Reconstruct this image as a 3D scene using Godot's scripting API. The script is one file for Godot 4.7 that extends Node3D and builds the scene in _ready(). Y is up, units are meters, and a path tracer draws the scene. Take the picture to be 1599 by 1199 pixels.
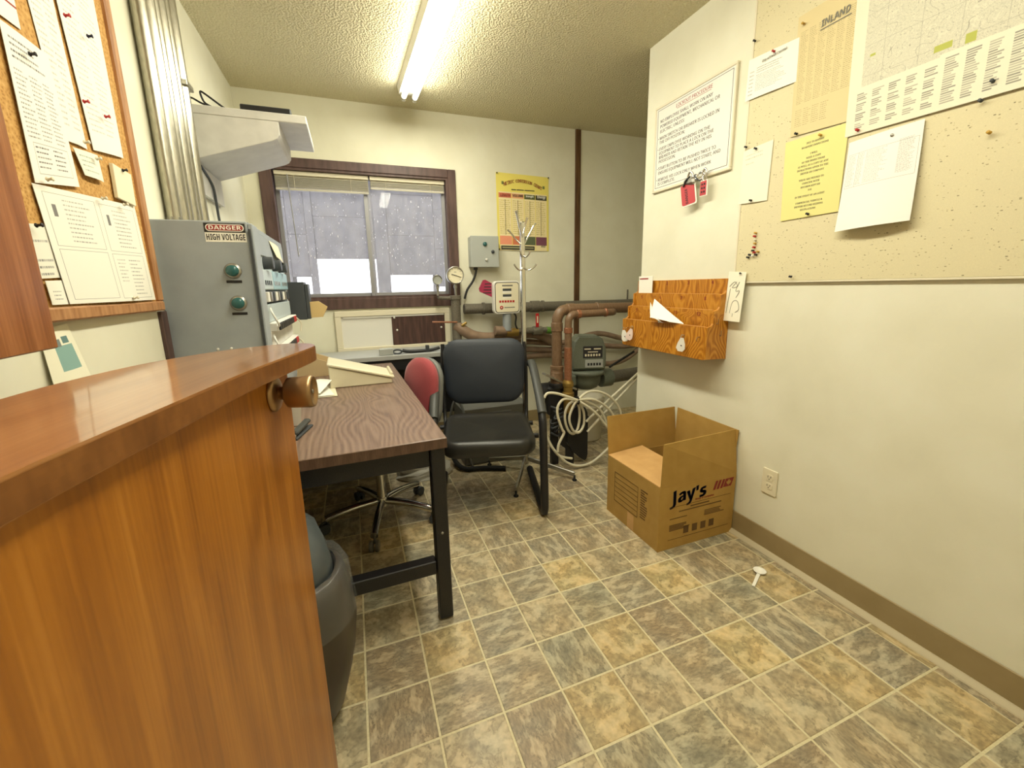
extends Node3D
# A small scale-house office seen from its Dutch door. Metres, y up; the far wall is z = -1.65, the board wall x = 1.153.
var M := {}
var X := Transform3D.IDENTITY
var taken := {}
var rng := RandomNumberGenerator.new()
var sans: Font
var sans_bold: Font
var serif_bold: Font
var slant_bold: Font
const ON_RIGHT := Basis(Vector3(0, 0, 1), Vector3(0, 1, 0), Vector3(-1, 0, 0))
const ON_LEFT := Basis(Vector3(0, 0, -1), Vector3(0, 1, 0), Vector3(1, 0, 0))
const CEIL := 2.443
const ZF := -1.65
const XL := -1.077
const XR := 1.153

func _ready():
	rng.seed = 7
	view_and_light()
	fonts()
	materials()
	room()
	floor_tiles()
	window()
	ceiling_light()
	outside()
	dutch_door()
	desk()
	ledge_table()
	red_chair()
	black_chair()
	coat_stand()
	waste_bin()
	electric_cabinet()
	conduits()
	white_shelf()
	left_board()
	right_board()
	lockout_sign()
	pigeonholes()
	cardboard_box()
	far_wall_things()
	pipework()
	desk_things()
	small_things()

func view_and_light():
	var cam := Camera3D.new()
	cam.name = "camera"
	add_child(cam)
	cam.position = Vector3(-0.4843, 1.1904, 1.6598)
	cam.basis = Basis.from_euler(Vector3(-0.198338, -0.357791, -0.0205475))
	cam.near = 0.05
	cam.far = 80.0
	cam.projection = Camera3D.PROJECTION_FRUSTUM
	cam.size = 0.05 * 1199.0 / 651.16
	cam.frustum_offset = Vector2(-0.36 / 651.16 * 0.05, -21.65 / 651.16 * 0.05)
	cam.current = true
	var we := WorldEnvironment.new()
	we.name = "world_environment"
	var e := Environment.new()
	var sm := ProceduralSkyMaterial.new()
	sm.sky_top_color = Color(0.88, 0.90, 0.95)
	sm.sky_horizon_color = Color(0.97, 0.98, 1.0)
	sm.ground_horizon_color = Color(0.95, 0.96, 0.98)
	sm.ground_bottom_color = Color(0.85, 0.86, 0.88)
	sm.energy_multiplier = 4.0
	var sky := Sky.new()
	sky.sky_material = sm
	e.background_mode = Environment.BG_SKY
	e.sky = sky
	e.tonemap_mode = Environment.TONE_MAPPER_LINEAR
	e.tonemap_exposure = 1.0
	e.sdfgi_enabled = true
	e.ssao_enabled = true
	e.ssil_enabled = true
	we.environment = e
	add_child(we)

# ---------------------------------------------------------------- helpers
func v(x, y, z) -> Vector3:
	return Vector3(x, y, z)

func numbered(n: String) -> String:
	if not taken.has(n):
		taken[n] = 0
		return n
	taken[n] += 1
	return "%s_%03d" % [n, taken[n]]

func start() -> SurfaceTool:
	var s := SurfaceTool.new()
	s.begin(Mesh.PRIMITIVE_TRIANGLES)
	return s

func obj(called: String, s: SurfaceTool, m: Material, parent: Node = null) -> MeshInstance3D:
	s.generate_normals()
	s.set_material(m)
	var o := MeshInstance3D.new()
	o.mesh = s.commit()
	o.cast_shadow = GeometryInstance3D.SHADOW_CASTING_SETTING_ON
	if parent == null:
		o.name = numbered(called)
		add_child(o, true)
	else:
		o.name = called
		parent.add_child(o, true)
	return o

func tag(o: Node, label: String, category: String, group := "") -> Node:
	o.set_meta("label", label)
	o.set_meta("category", category)
	if group != "":
		o.set_meta("group", group)
	return o

func struct(called: String, s: SurfaceTool, m: Material, label := "") -> MeshInstance3D:
	var o := obj(called, s, m)
	o.set_meta("kind", "structure")
	o.set_meta("label", label)
	return o

# A thing whose parts are written in room coordinates.
func thing(called: String, label: String, category: String, at: Vector3, turn := 0.0, group := "") -> Node3D:
	var o := Node3D.new()
	o.name = numbered(called)
	add_child(o)
	o.position = at
	o.rotation.y = turn
	tag(o, label, category, group)
	X = o.transform.affine_inverse()
	return o

# A thing whose parts are written in its own coordinates.
func own(called: String, label: String, category: String, at: Vector3, turn := 0.0, group := "") -> Node3D:
	var o := thing(called, label, category, at, turn, group)
	X = Transform3D.IDENTITY
	return o

func loose():
	X = Transform3D.IDENTITY

func tri(s: SurfaceTool, a: Vector3, b: Vector3, c: Vector3):
	s.add_vertex(X * a)
	s.add_vertex(X * b)
	s.add_vertex(X * c)

func face(s: SurfaceTool, p: Array, inside: Vector3):
	var n: Vector3 = (p[1] - p[0]).cross(p[2] - p[0])
	var mid := Vector3.ZERO
	for q in p:
		mid += q
	mid /= p.size()
	if n.dot(mid - inside) > 0:
		p.reverse()
	for k in range(1, p.size() - 1):
		tri(s, p[0], p[k], p[k + 1])

func box(s: SurfaceTool, c: Vector3, size: Vector3, bev := 0.0, b := Basis.IDENTITY):
	s.set_smooth_group(-1)
	var h := size * 0.5
	bev = minf(bev, minf(h.x, minf(h.y, h.z)) * 0.9)
	var pt := func(sx, sy, sz, ax):
		var q := Vector3(sx * (h.x - (0.0 if ax == 0 else bev)), sy * (h.y - (0.0 if ax == 1 else bev)), sz * (h.z - (0.0 if ax == 2 else bev)))
		return c + b * q
	for sg in [-1, 1]:
		face(s, [pt.call(sg, -1, -1, 0), pt.call(sg, 1, -1, 0), pt.call(sg, 1, 1, 0), pt.call(sg, -1, 1, 0)], c)
		face(s, [pt.call(-1, sg, -1, 1), pt.call(1, sg, -1, 1), pt.call(1, sg, 1, 1), pt.call(-1, sg, 1, 1)], c)
		face(s, [pt.call(-1, -1, sg, 2), pt.call(1, -1, sg, 2), pt.call(1, 1, sg, 2), pt.call(-1, 1, sg, 2)], c)
	if bev <= 0.0:
		return
	for s1 in [-1, 1]:
		for s2 in [-1, 1]:
			face(s, [pt.call(s1, s2, -1, 0), pt.call(s1, s2, 1, 0), pt.call(s1, s2, 1, 1), pt.call(s1, s2, -1, 1)], c)
			face(s, [pt.call(s1, -1, s2, 0), pt.call(s1, 1, s2, 0), pt.call(s1, 1, s2, 2), pt.call(s1, -1, s2, 2)], c)
			face(s, [pt.call(-1, s1, s2, 1), pt.call(1, s1, s2, 1), pt.call(1, s1, s2, 2), pt.call(-1, s1, s2, 2)], c)
			for s3 in [-1, 1]:
				face(s, [pt.call(s1, s2, s3, 0), pt.call(s1, s2, s3, 1), pt.call(s1, s2, s3, 2)], c)

func span(s: SurfaceTool, x0, x1, y0, y1, z0, z1, bev := 0.0):
	box(s, Vector3((x0 + x1) * 0.5, (y0 + y1) * 0.5, (z0 + z1) * 0.5), Vector3(absf(x1 - x0), absf(y1 - y0), absf(z1 - z0)), bev)

func slab(called, x0, x1, y0, y1, z0, z1, m, parent = null, bev := 0.0) -> MeshInstance3D:
	var s := start()
	span(s, x0, x1, y0, y1, z0, z1, bev)
	return obj(called, s, m, parent)

# Polygon (Vector2 list) carried along the third axis of xf from d0 to d1.
func prism(s: SurfaceTool, poly: Array, d0: float, d1: float, xf := Transform3D.IDENTITY, bev := 0.0):
	s.set_smooth_group(-1)
	var pp := PackedVector2Array(poly)
	if Geometry2D.is_polygon_clockwise(pp):
		pp.reverse()
	var tris := Geometry2D.triangulate_polygon(pp)
	var inner := pp
	if bev > 0.0:
		var g := Geometry2D.offset_polygon(pp, -bev, Geometry2D.JOIN_MITER)
		if g.size() == 1 and g[0].size() == pp.size():
			inner = g[0]
			var best := 0
			for k in inner.size():
				if inner[k].distance_to(pp[0]) < inner[best].distance_to(pp[0]):
					best = k
			var turned := PackedVector2Array()
			for k in inner.size():
				turned.append(inner[(k + best) % inner.size()])
			inner = turned
	var w := func(q: Vector2, d: float): return xf * Vector3(q.x, q.y, d)
	var flip := xf.basis.determinant() < 0
	for k in range(0, tris.size(), 3):
		var a := tris[k]
		var b := tris[k + 1]
		var c := tris[k + 2]
		if (pp[b] - pp[a]).cross(pp[c] - pp[a]) < 0:
			var t := b
			b = c
			c = t
		if flip:
			var t2 := b
			b = c
			c = t2
		tri(s, w.call(inner[a], d1), w.call(inner[c], d1), w.call(inner[b], d1))
		tri(s, w.call(inner[a], d0), w.call(inner[b], d0), w.call(inner[c], d0))
	var n := pp.size()
	var e := bev if inner != pp else 0.0
	var rings := [[pp, d0 + e], [pp, d1 - e]]
	if e > 0.0:
		rings = [[inner, d0], [pp, d0 + e], [pp, d1 - e], [inner, d1]]
	for r in rings.size() - 1:
		var lo: Array = rings[r]
		var hi: Array = rings[r + 1]
		for k in n:
			var j := (k + 1) % n
			var a: Vector3 = w.call(lo[0][k], lo[1])
			var b: Vector3 = w.call(lo[0][j], lo[1])
			var c: Vector3 = w.call(hi[0][j], hi[1])
			var d: Vector3 = w.call(hi[0][k], hi[1])
			if flip:
				tri(s, a, b, c)
				tri(s, a, c, d)
			else:
				tri(s, a, c, b)
				tri(s, a, d, c)

func smooth_path(p: Array, n := 6, closed := false) -> Array:
	var out := []
	var c := p.size()
	for k in (c if closed else c - 1):
		var p0: Vector3 = p[(k - 1 + c) % c] if closed or k > 0 else p[0]
		var p1: Vector3 = p[k]
		var p2: Vector3 = p[(k + 1) % c]
		var p3: Vector3 = p[(k + 2) % c] if closed or k + 2 < c else p[c - 1]
		for j in n:
			out.append(p1.cubic_interpolate(p2, p0, p3, float(j) / n))
	if not closed:
		out.append(p[c - 1])
	return out

func tube(s: SurfaceTool, p: Array, r: float, seg := 8, closed := false, flat := 1.0):
	s.set_smooth_group(0)
	var n := p.size()
	var rings := []
	var up := Vector3.ZERO
	for k in n:
		var a: Vector3 = p[(k - 1 + n) % n] if closed or k > 0 else p[0]
		var b: Vector3 = p[(k + 1) % n] if closed or k < n - 1 else p[n - 1]
		var t := (b - a).normalized()
		if up == Vector3.ZERO:
			up = Vector3.UP if absf(t.y) < 0.9 else Vector3.FORWARD
		up = (up - t * up.dot(t)).normalized()
		var side := t.cross(up)
		var ring := []
		for j in seg:
			var ang := TAU * j / seg
			ring.append(p[k] + (up * sin(ang) * flat + side * cos(ang)) * r)
		rings.append(ring)
	for k in (n if closed else n - 1):
		var a: Array = rings[k]
		var b: Array = rings[(k + 1) % n]
		for j in seg:
			var i := (j + 1) % seg
			tri(s, a[j], a[i], b[i])
			tri(s, a[j], b[i], b[j])
	if not closed:
		s.set_smooth_group(-1)
		for j in range(1, seg - 1):
			tri(s, rings[0][0], rings[0][j + 1], rings[0][j])
			tri(s, rings[n - 1][0], rings[n - 1][j], rings[n - 1][j + 1])

func pipe(called, p: Array, r: float, m, parent = null, seg := 10) -> MeshInstance3D:
	var s := start()
	tube(s, p, r, seg)
	return obj(called, s, m, parent)

# Profile of (radius, height) about the y axis of xf.
func lathe(s: SurfaceTool, prof: Array, seg := 20, xf := Transform3D.IDENTITY, hard := false):
	for k in prof.size() - 1:
		s.set_smooth_group(k + 1 if hard else 0)
		var a: Vector2 = prof[k]
		var b: Vector2 = prof[k + 1]
		for j in seg:
			var t0 := TAU * j / seg
			var t1 := TAU * (j + 1) / seg
			var a0 := xf * Vector3(a.x * cos(t0), a.y, a.x * sin(t0))
			var a1 := xf * Vector3(a.x * cos(t1), a.y, a.x * sin(t1))
			var b0 := xf * Vector3(b.x * cos(t0), b.y, b.x * sin(t0))
			var b1 := xf * Vector3(b.x * cos(t1), b.y, b.x * sin(t1))
			if a.x > 1e-6:
				tri(s, a0, a1, b1)
			if b.x > 1e-6:
				tri(s, a0, b1, b0)

# y axis of a lathe turned onto dir, standing at p
func along(p: Vector3, dir: Vector3) -> Transform3D:
	var y := dir.normalized()
	var x := y.cross(Vector3.UP if absf(y.y) < 0.9 else Vector3.RIGHT).normalized()
	return Transform3D(Basis(x, y, x.cross(y)), p)

func rod(s: SurfaceTool, a: Vector3, b: Vector3, r: float, seg := 12, bev := 0.002):
	var l := (b - a).length()
	bev = minf(bev, minf(r, l) * 0.4)
	lathe(s, [Vector2(0, 0), Vector2(r - bev, 0), Vector2(r, bev), Vector2(r, l - bev), Vector2(r - bev, l), Vector2(0, l)], seg, along(a, b - a), true)

func round_rect(w: float, h: float, r: float, n := 6) -> Array:
	var out := []
	for q in [[1, 1, 0.0], [-1, 1, 0.25], [-1, -1, 0.5], [1, -1, 0.75]]:
		for k in n + 1:
			var a: float = TAU * (q[2] + 0.25 * k / n)
			out.append(Vector2(q[0] * (w * 0.5 - r) + r * cos(a), q[1] * (h * 0.5 - r) + r * sin(a)))
	return out

# A padded slab: rounded outline in x/y of xf, t thick along z, rounded over by "soft", domed in front by "dome".
func cushion(s: SurfaceTool, w: float, h: float, t: float, r: float, soft: float, xf: Transform3D, dome := 0.0, taper := 0.0):
	s.set_smooth_group(0)
	var rings := []
	for q in [[soft * 0.5, -0.5], [soft * 0.1, -0.36], [0.0, -0.1], [0.0, 0.15], [soft * 0.3, 0.36], [soft, 0.5]]:
		var ring := []
		for p in round_rect(w - 2 * q[0], h - 2 * q[0], maxf(r - q[0], 0.01)):
			var wide: float = 1.0 - taper * (0.5 - p.y / h)
			ring.append(xf * Vector3(p.x * wide, p.y, q[1] * t))
		rings.append(ring)
	var inner := []
	for p in round_rect(w - 4 * soft, h - 4 * soft, maxf(r - 2 * soft, 0.01)):
		inner.append(xf * Vector3(p.x * (1.0 - taper * (0.5 - p.y / h)), p.y, 0.5 * t + dome * 0.7))
	rings.append(inner)
	var n: int = inner.size()
	for k in rings.size() - 1:
		for j in n:
			var i := (j + 1) % n
			tri(s, rings[k][j], rings[k + 1][i], rings[k][i])
			tri(s, rings[k][j], rings[k + 1][j], rings[k + 1][i])
	var front := xf * Vector3(0, 0, 0.5 * t + dome)
	var back := xf * Vector3(0, 0, -0.5 * t)
	for j in n:
		var i := (j + 1) % n
		tri(s, front, inner[i], inner[j])
		tri(s, back, rings[0][j], rings[0][i])

# A sheet of paper between four corners (top left, top right, bottom right, bottom left), bulging "curl" off the wall along nrm.
func sheet(s: SurfaceTool, c: Array, nrm: Vector3, curl := 0.0, lift := 0.0, cells := 6):
	s.set_smooth_group(0)
	var at := func(u: float, w: float, off: float):
		var p: Vector3 = c[0].lerp(c[1], u).lerp(c[3].lerp(c[2], u), w)
		return p + nrm * (off + curl * sin(u * PI) * (0.4 + 0.6 * w) + lift * w * w)
	for k in cells:
		for j in cells:
			var u0 := float(j) / cells
			var u1 := float(j + 1) / cells
			var w0 := float(k) / cells
			var w1 := float(k + 1) / cells
			for q in [[0.0008, [[u0, w0], [u1, w0], [u1, w1], [u0, w1]]], [0.0, [[u0, w0], [u0, w1], [u1, w1], [u1, w0]]]]:
				for ix in [[0, 1, 2], [0, 2, 3]]:
					for i in ix:
						var uv: Array = q[1][i]
						s.set_uv(Vector2(uv[0], uv[1]))
						s.add_vertex(X * at.call(uv[0], uv[1], q[0]))

# Flat printed rectangle with texture coordinates, proud of what carries it.
func print_on(called, c: Vector3, w: float, h: float, b: Basis, m, parent, thick := 0.0008) -> MeshInstance3D:
	var s := start()
	var o := c
	sheet(s, [o + b * v(-w / 2, h / 2, 0), o + b * v(w / 2, h / 2, 0), o + b * v(w / 2, -h / 2, 0), o + b * v(-w / 2, -h / 2, 0)], b.z * thick / 0.0008, 0.0, 0.0, 1)
	return obj(called, s, m, parent)

func words(called: String, what: String, cap: float, at: Vector3, b: Basis, m: Material, parent: Node, font: Font, align := HORIZONTAL_ALIGNMENT_LEFT, squeeze := 1.0) -> MeshInstance3D:
	var t := TextMesh.new()
	t.text = what
	t.font = font
	t.font_size = 48
	t.pixel_size = cap / 0.714 / 48.0
	t.depth = 0.0006
	t.curve_step = 1.5
	t.horizontal_alignment = align
	t.vertical_alignment = VERTICAL_ALIGNMENT_CENTER
	t.material = m
	var o := MeshInstance3D.new()
	o.mesh = t
	o.name = called
	parent.add_child(o, true)
	o.transform = X * Transform3D(b, at) * Transform3D(Basis.from_scale(v(squeeze, 1, 1)), v(0, 0, 0))
	return o

func fonts():
	var mk := func(names: Array, weight: int):
		var f := SystemFont.new()
		f.font_names = PackedStringArray(names)
		f.font_weight = weight
		return f
	sans = mk.call(["Droid Sans"], 400)
	sans_bold = mk.call(["Droid Sans"], 700)
	serif_bold = mk.call(["Droid Serif"], 700)
	var fv := FontVariation.new()
	fv.base_font = sans_bold
	fv.variation_transform = Transform2D(Vector2(1, 0.0), Vector2(0.25, 1), Vector2.ZERO)
	slant_bold = fv

# ---------------------------------------------------------------- materials
func mat(c: Color, rough := 0.6, metal := 0.0) -> StandardMaterial3D:
	var m := StandardMaterial3D.new()
	m.albedo_color = c
	m.roughness = rough
	m.metallic = metal
	return m

func rgb(r, g, b) -> Color:
	return Color(r / 255.0, g / 255.0, b / 255.0)

func noise_image(kind: int, freq: float, seed_: int, size := 256, octaves := 4) -> Image:
	var n := FastNoiseLite.new()
	n.noise_type = kind
	n.frequency = freq
	n.seed = seed_
	n.fractal_octaves = octaves
	return n.get_seamless_image(size, size)

func ramped(img: Image, stops: Array, waves := 0.0) -> ImageTexture:
	var g := Gradient.new()
	g.offsets = PackedFloat32Array()
	g.colors = PackedColorArray()
	var of := PackedFloat32Array()
	var co := PackedColorArray()
	for s in stops:
		of.append(s[0])
		co.append(s[1])
	g.offsets = of
	g.colors = co
	var out := Image.create(img.get_width(), img.get_height(), false, Image.FORMAT_RGB8)
	for y in img.get_height():
		for x in img.get_width():
			var t := img.get_pixel(x, y).r
			if waves > 0.0:
				t = 0.5 * t + 0.5 * (0.5 + 0.5 * sin(t * waves))
			out.set_pixel(x, y, g.sample(t))
	out.generate_mipmaps()
	return ImageTexture.create_from_image(out)

# Timber figure: rings wander across the board by "wander", lengthways streaks weigh "streak".
func wood(seed_: int, stops: Array, rings: int, wander: float, streak: float) -> ImageTexture:
	var warp := noise_image(FastNoiseLite.TYPE_SIMPLEX_SMOOTH, 0.006, seed_, 256, 2)
	var fibre := noise_image(FastNoiseLite.TYPE_SIMPLEX, 0.12, seed_ + 1, 256, 3)
	var out := Image.create(256, 256, false, Image.FORMAT_L8)
	for y in 256:
		for x in 256:
			var w := warp.get_pixel(x, y).r
			var ring := 0.5 + 0.5 * sin(TAU * (rings * x / 256.0 + wander * w))
			var f := fibre.get_pixel((x * 2) % 256, int(y * 0.0625 * 2.0)).r * 0.6 + fibre.get_pixel(x, (y / 6) % 256).r * 0.4
			var t := clampf(lerpf(ring * 0.75 + 0.25 * f, f, streak), 0, 1)
			out.set_pixel(x, y, Color(t, t, t))
	return ramped(out, stops)

func tri_mat(tex: Texture2D, scale: Vector3, rough: float, world := false, metal := 0.0) -> StandardMaterial3D:
	var m := mat(Color.WHITE, rough, metal)
	m.albedo_texture = tex
	m.uv1_triplanar = true
	m.uv1_world_triplanar = world
	m.uv1_scale = scale
	return m

func bumps(m: StandardMaterial3D, img: Image, strength: float, depth: float):
	var i := img.duplicate()
	i.convert(Image.FORMAT_RGBA8)
	i.bump_map_to_normal_map(depth)
	m.normal_enabled = true
	m.normal_texture = ImageTexture.create_from_image(i)
	m.normal_scale = strength

func materials():
	var soft := noise_image(FastNoiseLite.TYPE_SIMPLEX_SMOOTH, 0.012, 3)
	var grain := noise_image(FastNoiseLite.TYPE_SIMPLEX, 0.02, 11, 256, 5)
	var fine := noise_image(FastNoiseLite.TYPE_SIMPLEX, 0.09, 5, 256, 3)
	var cell := noise_image(FastNoiseLite.TYPE_SIMPLEX_SMOOTH, 0.075, 9, 256, 2)
	M.wall = tri_mat(ramped(soft, [[0.0, rgb(219, 216, 194)], [0.5, rgb(225, 222, 201)], [1.0, rgb(229, 227, 208)]]), v(0.8, 0.8, 0.8), 0.75, true)
	bumps(M.wall, fine, 0.035, 2.0)
	M.ceiling = tri_mat(ramped(fine, [[0.0, rgb(206, 197, 160)], [0.5, rgb(216, 207, 172)], [1.0, rgb(226, 218, 186)]]), v(3.6, 3.6, 3.6), 0.95, true)
	bumps(M.ceiling, cell, 0.7, 10.0)
	M.ceiling.heightmap_enabled = false
	M.grout = tri_mat(ramped(fine, [[0.0, rgb(198, 187, 150)], [1.0, rgb(216, 206, 170)]]), v(3, 3, 3), 0.6, true)
	M.base = tri_mat(ramped(soft, [[0.0, rgb(146, 128, 90)], [1.0, rgb(156, 138, 100)]]), v(2, 2, 2), 0.55, true)
	M.caulk = mat(rgb(190, 178, 148), 0.7)
	M.trim_brown = tri_mat(ramped(grain, [[0.0, rgb(66, 46, 42)], [0.5, rgb(84, 62, 58)], [1.0, rgb(98, 74, 68)]]), v(3, 0.5, 3), 0.5)
	M.batten = tri_mat(ramped(grain, [[0.0, rgb(62, 40, 20)], [0.5, rgb(92, 62, 34)], [1.0, rgb(108, 78, 46)]]), v(6, 0.6, 6), 0.6)
	# orange stained door veneer, grain upright
	M.door = tri_mat(wood(41, [[0.0, rgb(126, 72, 14)], [0.35, rgb(152, 92, 22)], [0.6, rgb(166, 104, 28)], [1.0, rgb(184, 122, 46)]], 5, 1.3, 0.55), v(2.4, 0.55, 2.4), 0.36)
	M.door.clearcoat_enabled = true
	M.door.clearcoat = 0.4
	M.door.clearcoat_roughness = 0.3
	M.door_top = tri_mat(wood(42, [[0.0, rgb(150, 98, 54)], [0.5, rgb(168, 116, 68)], [1.0, rgb(182, 132, 84)]], 4, 1.0, 0.5), v(2.4, 2.4, 0.5), 0.28)
	M.door_top.clearcoat_enabled = true
	M.door_top.clearcoat = 0.9
	M.door_top.clearcoat_roughness = 0.08
	M.door_edge = tri_mat(wood(43, [[0.0, rgb(96, 56, 20)], [1.0, rgb(142, 92, 44)]], 4, 1.0, 0.6), v(1.0, 4.0, 1.0), 0.4)
	M.door_upper = tri_mat(wood(44, [[0.0, rgb(118, 66, 30)], [0.5, rgb(148, 92, 50)], [1.0, rgb(176, 118, 72)]], 8, 1.2, 0.6), v(2.6, 0.5, 2.6), 0.28)
	M.walnut = tri_mat(wood(45, [[0.0, rgb(98, 78, 65)], [0.4, rgb(124, 101, 86)], [0.7, rgb(136, 113, 97)], [1.0, rgb(148, 125, 108)]], 22, 5.0, 0.4), v(2.0, 2.0, 0.7), 0.34)
	M.walnut_edge = tri_mat(wood(46, [[0.0, rgb(74, 54, 44)], [1.0, rgb(112, 86, 70)]], 6, 1.0, 0.6), v(4, 4, 4), 0.5)
	M.ply = tri_mat(wood(47, [[0.0, rgb(122, 66, 8)], [0.3, rgb(170, 106, 22)], [0.7, rgb(196, 134, 42)], [1.0, rgb(212, 158, 74)]], 9, 5.0, 0.35), v(4.5, 2.2, 4.5), 0.4)
	M.ply_edge = mat(rgb(214, 160, 92), 0.6)
	M.dark_ply = tri_mat(ramped(grain, [[0.0, rgb(52, 32, 28)], [1.0, rgb(92, 62, 54)]]), v(6, 0.6, 6), 0.5)
	M.cork = tri_mat(ramped(noise_image(FastNoiseLite.TYPE_CELLULAR, 0.11, 21, 256, 2), [[0.0, rgb(146, 100, 44)], [0.35, rgb(192, 146, 80)], [1.0, rgb(214, 172, 108)]]), v(4, 4, 4), 0.9)
	M.oak = tri_mat(ramped(grain, [[0.0, rgb(146, 98, 58)], [0.5, rgb(176, 128, 84)], [1.0, rgb(196, 150, 106)]]), v(7, 0.8, 7), 0.5)
	M.fibre = flecked(rgb(216, 206, 170), 110)
	M.white = mat(rgb(226, 224, 216), 0.55)
	M.cream = mat(rgb(222, 214, 190), 0.55)
	M.shelf = tri_mat(ramped(soft, [[0.0, rgb(206, 204, 198)], [1.0, rgb(220, 218, 212)]]), v(3, 3, 3), 0.6)
	M.grey = tri_mat(ramped(soft, [[0.0, rgb(148, 155, 160)], [1.0, rgb(158, 165, 170)]]), v(2, 2, 2), 0.45)
	M.grey_box = mat(rgb(168, 172, 168), 0.45)
	M.galv = tri_mat(ramped(fine, [[0.0, rgb(166, 163, 150)], [1.0, rgb(200, 196, 180)]]), v(6, 1, 6), 0.3, false, 0.95)
	M.chrome = mat(rgb(206, 204, 198), 0.18, 1.0)
	M.steel = mat(rgb(170, 168, 160), 0.35, 0.9)
	M.brass = mat(rgb(168, 136, 98), 0.36, 0.85)
	M.black_metal = tri_mat(ramped(fine, [[0.0, rgb(22, 22, 24)], [1.0, rgb(34, 34, 37)]]), v(6, 6, 6), 0.45)
	M.black = mat(rgb(24, 24, 26), 0.5)
	M.rubber = mat(rgb(20, 20, 20), 0.8)
	M.dark_grey = mat(rgb(62, 66, 70), 0.5)
	M.seat_black = tri_mat(ramped(fine, [[0.0, rgb(32, 32, 30)], [1.0, rgb(44, 43, 40)]]), v(8, 8, 8), 0.36)
	M.back_navy = tri_mat(ramped(fine, [[0.0, rgb(34, 40, 50)], [1.0, rgb(46, 53, 64)]]), v(8, 8, 8), 0.55)
	M.arm_grey = mat(rgb(62, 64, 62), 0.5)
	M.red_cloth = tri_mat(ramped(fine, [[0.0, rgb(140, 54, 60)], [1.0, rgb(170, 80, 86)]]), v(12, 12, 12), 0.95)
	M.red_cloth.rim_enabled = true
	M.red_cloth.rim = 0.4
	M.shell_grey = mat(rgb(112, 114, 112), 0.5)
	M.bin = mat(rgb(36, 34, 31), 0.4)
	M.bag = mat(Color(0.75, 0.78, 0.8, 0.06), 0.2)
	M.bag.metallic_specular = 0.25
	M.bag.transparency = BaseMaterial3D.TRANSPARENCY_ALPHA
	M.card = tri_mat(ramped(soft, [[0.0, rgb(168, 132, 64)], [1.0, rgb(178, 143, 74)]]), v(3, 3, 3), 0.8)
	M.card_in = tri_mat(ramped(soft, [[0.0, rgb(192, 150, 92)], [1.0, rgb(206, 164, 106)]]), v(3, 3, 3), 0.8)
	M.ink = mat(rgb(40, 38, 42), 0.7)
	M.ink_navy = mat(rgb(24, 22, 48), 0.7)
	M.ink_red = mat(rgb(150, 44, 44), 0.7)
	M.ink_maroon = mat(rgb(128, 40, 32), 0.7)
	M.ink_grey = mat(rgb(120, 118, 108), 0.7)
	M.ink_brown = mat(rgb(96, 70, 34), 0.8)
	M.paper = mat(rgb(240, 238, 228), 0.8)
	M.paper_cream = mat(rgb(232, 224, 196), 0.8)
	M.yellow_paper = mat(rgb(224, 216, 142), 0.8)
	M.brown_pipe = tri_mat(ramped(fine, [[0.0, rgb(98, 76, 56)], [1.0, rgb(130, 103, 78)]]), v(4, 1, 4), 0.42)
	M.copper = tri_mat(ramped(fine, [[0.0, rgb(138, 92, 68)], [1.0, rgb(176, 124, 96)]]), v(6, 2, 6), 0.35, false, 0.5)
	M.iron = tri_mat(ramped(fine, [[0.0, rgb(84, 78, 68)], [1.0, rgb(118, 112, 98)]]), v(3, 3, 3), 0.55)
	M.hose = tri_mat(ramped(soft, [[0.0, rgb(116, 94, 76)], [1.0, rgb(150, 126, 104)]]), v(3, 3, 3), 0.6)
	M.meter = tri_mat(ramped(fine, [[0.0, rgb(92, 98, 86)], [1.0, rgb(120, 126, 112)]]), v(5, 5, 5), 0.45)
	M.valve_brass = mat(rgb(150, 122, 62), 0.4, 0.6)
	M.white_hose = mat(rgb(222, 216, 192), 0.45)
	M.pail = mat(rgb(232, 225, 204), 0.5)
	M.red = mat(rgb(176, 30, 34), 0.45)
	M.tag_red = mat(rgb(168, 34, 44), 0.5)
	M.lock_red = mat(rgb(186, 62, 68), 0.5)
	M.tag_pink = mat(rgb(158, 40, 74), 0.55)
	M.green_tape = mat(rgb(84, 128, 44), 0.6)
	M.teal = mat(rgb(40, 92, 92), 0.3)
	M.amber = mat(rgb(190, 150, 60), 0.4)
	M.blue_lit = mat(rgb(146, 178, 190), 0.5)
	M.pale_blue = mat(rgb(178, 190, 194), 0.5)
	M.plastic_cream = mat(rgb(224, 216, 188), 0.45)
	M.board_dark = tri_mat(ramped(grain, [[0.0, rgb(100, 97, 98)], [0.5, rgb(112, 109, 110)], [1.0, rgb(122, 119, 119)]]), v(1.2, 1.2, 1.2), 0.8)
	M.snow = mat(rgb(238, 240, 242), 0.9)

func flecked(base: Color, n: int) -> StandardMaterial3D:
	var img := Image.create(512, 512, false, Image.FORMAT_RGB8)
	img.fill(base)
	var r := RandomNumberGenerator.new()
	r.seed = 31
	for y in 512:
		for x in 512:
			var k := r.randf_range(0.975, 1.015)
			img.set_pixel(x, y, Color(base.r * k, base.g * k, base.b * k))
	for k in n * 8:
		var d := r.randf_range(0.55, 0.9)
		var w := r.randi_range(1, 4)
		img.fill_rect(Rect2i(r.randi_range(0, 507), r.randi_range(0, 507), w, r.randi_range(1, 2)), Color(base.r * d, base.g * d * 0.97, base.b * d * 0.9))
	img.generate_mipmaps()
	return tri_mat(ImageTexture.create_from_image(img), v(1.6, 1.6, 1.6), 0.85)

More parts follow.
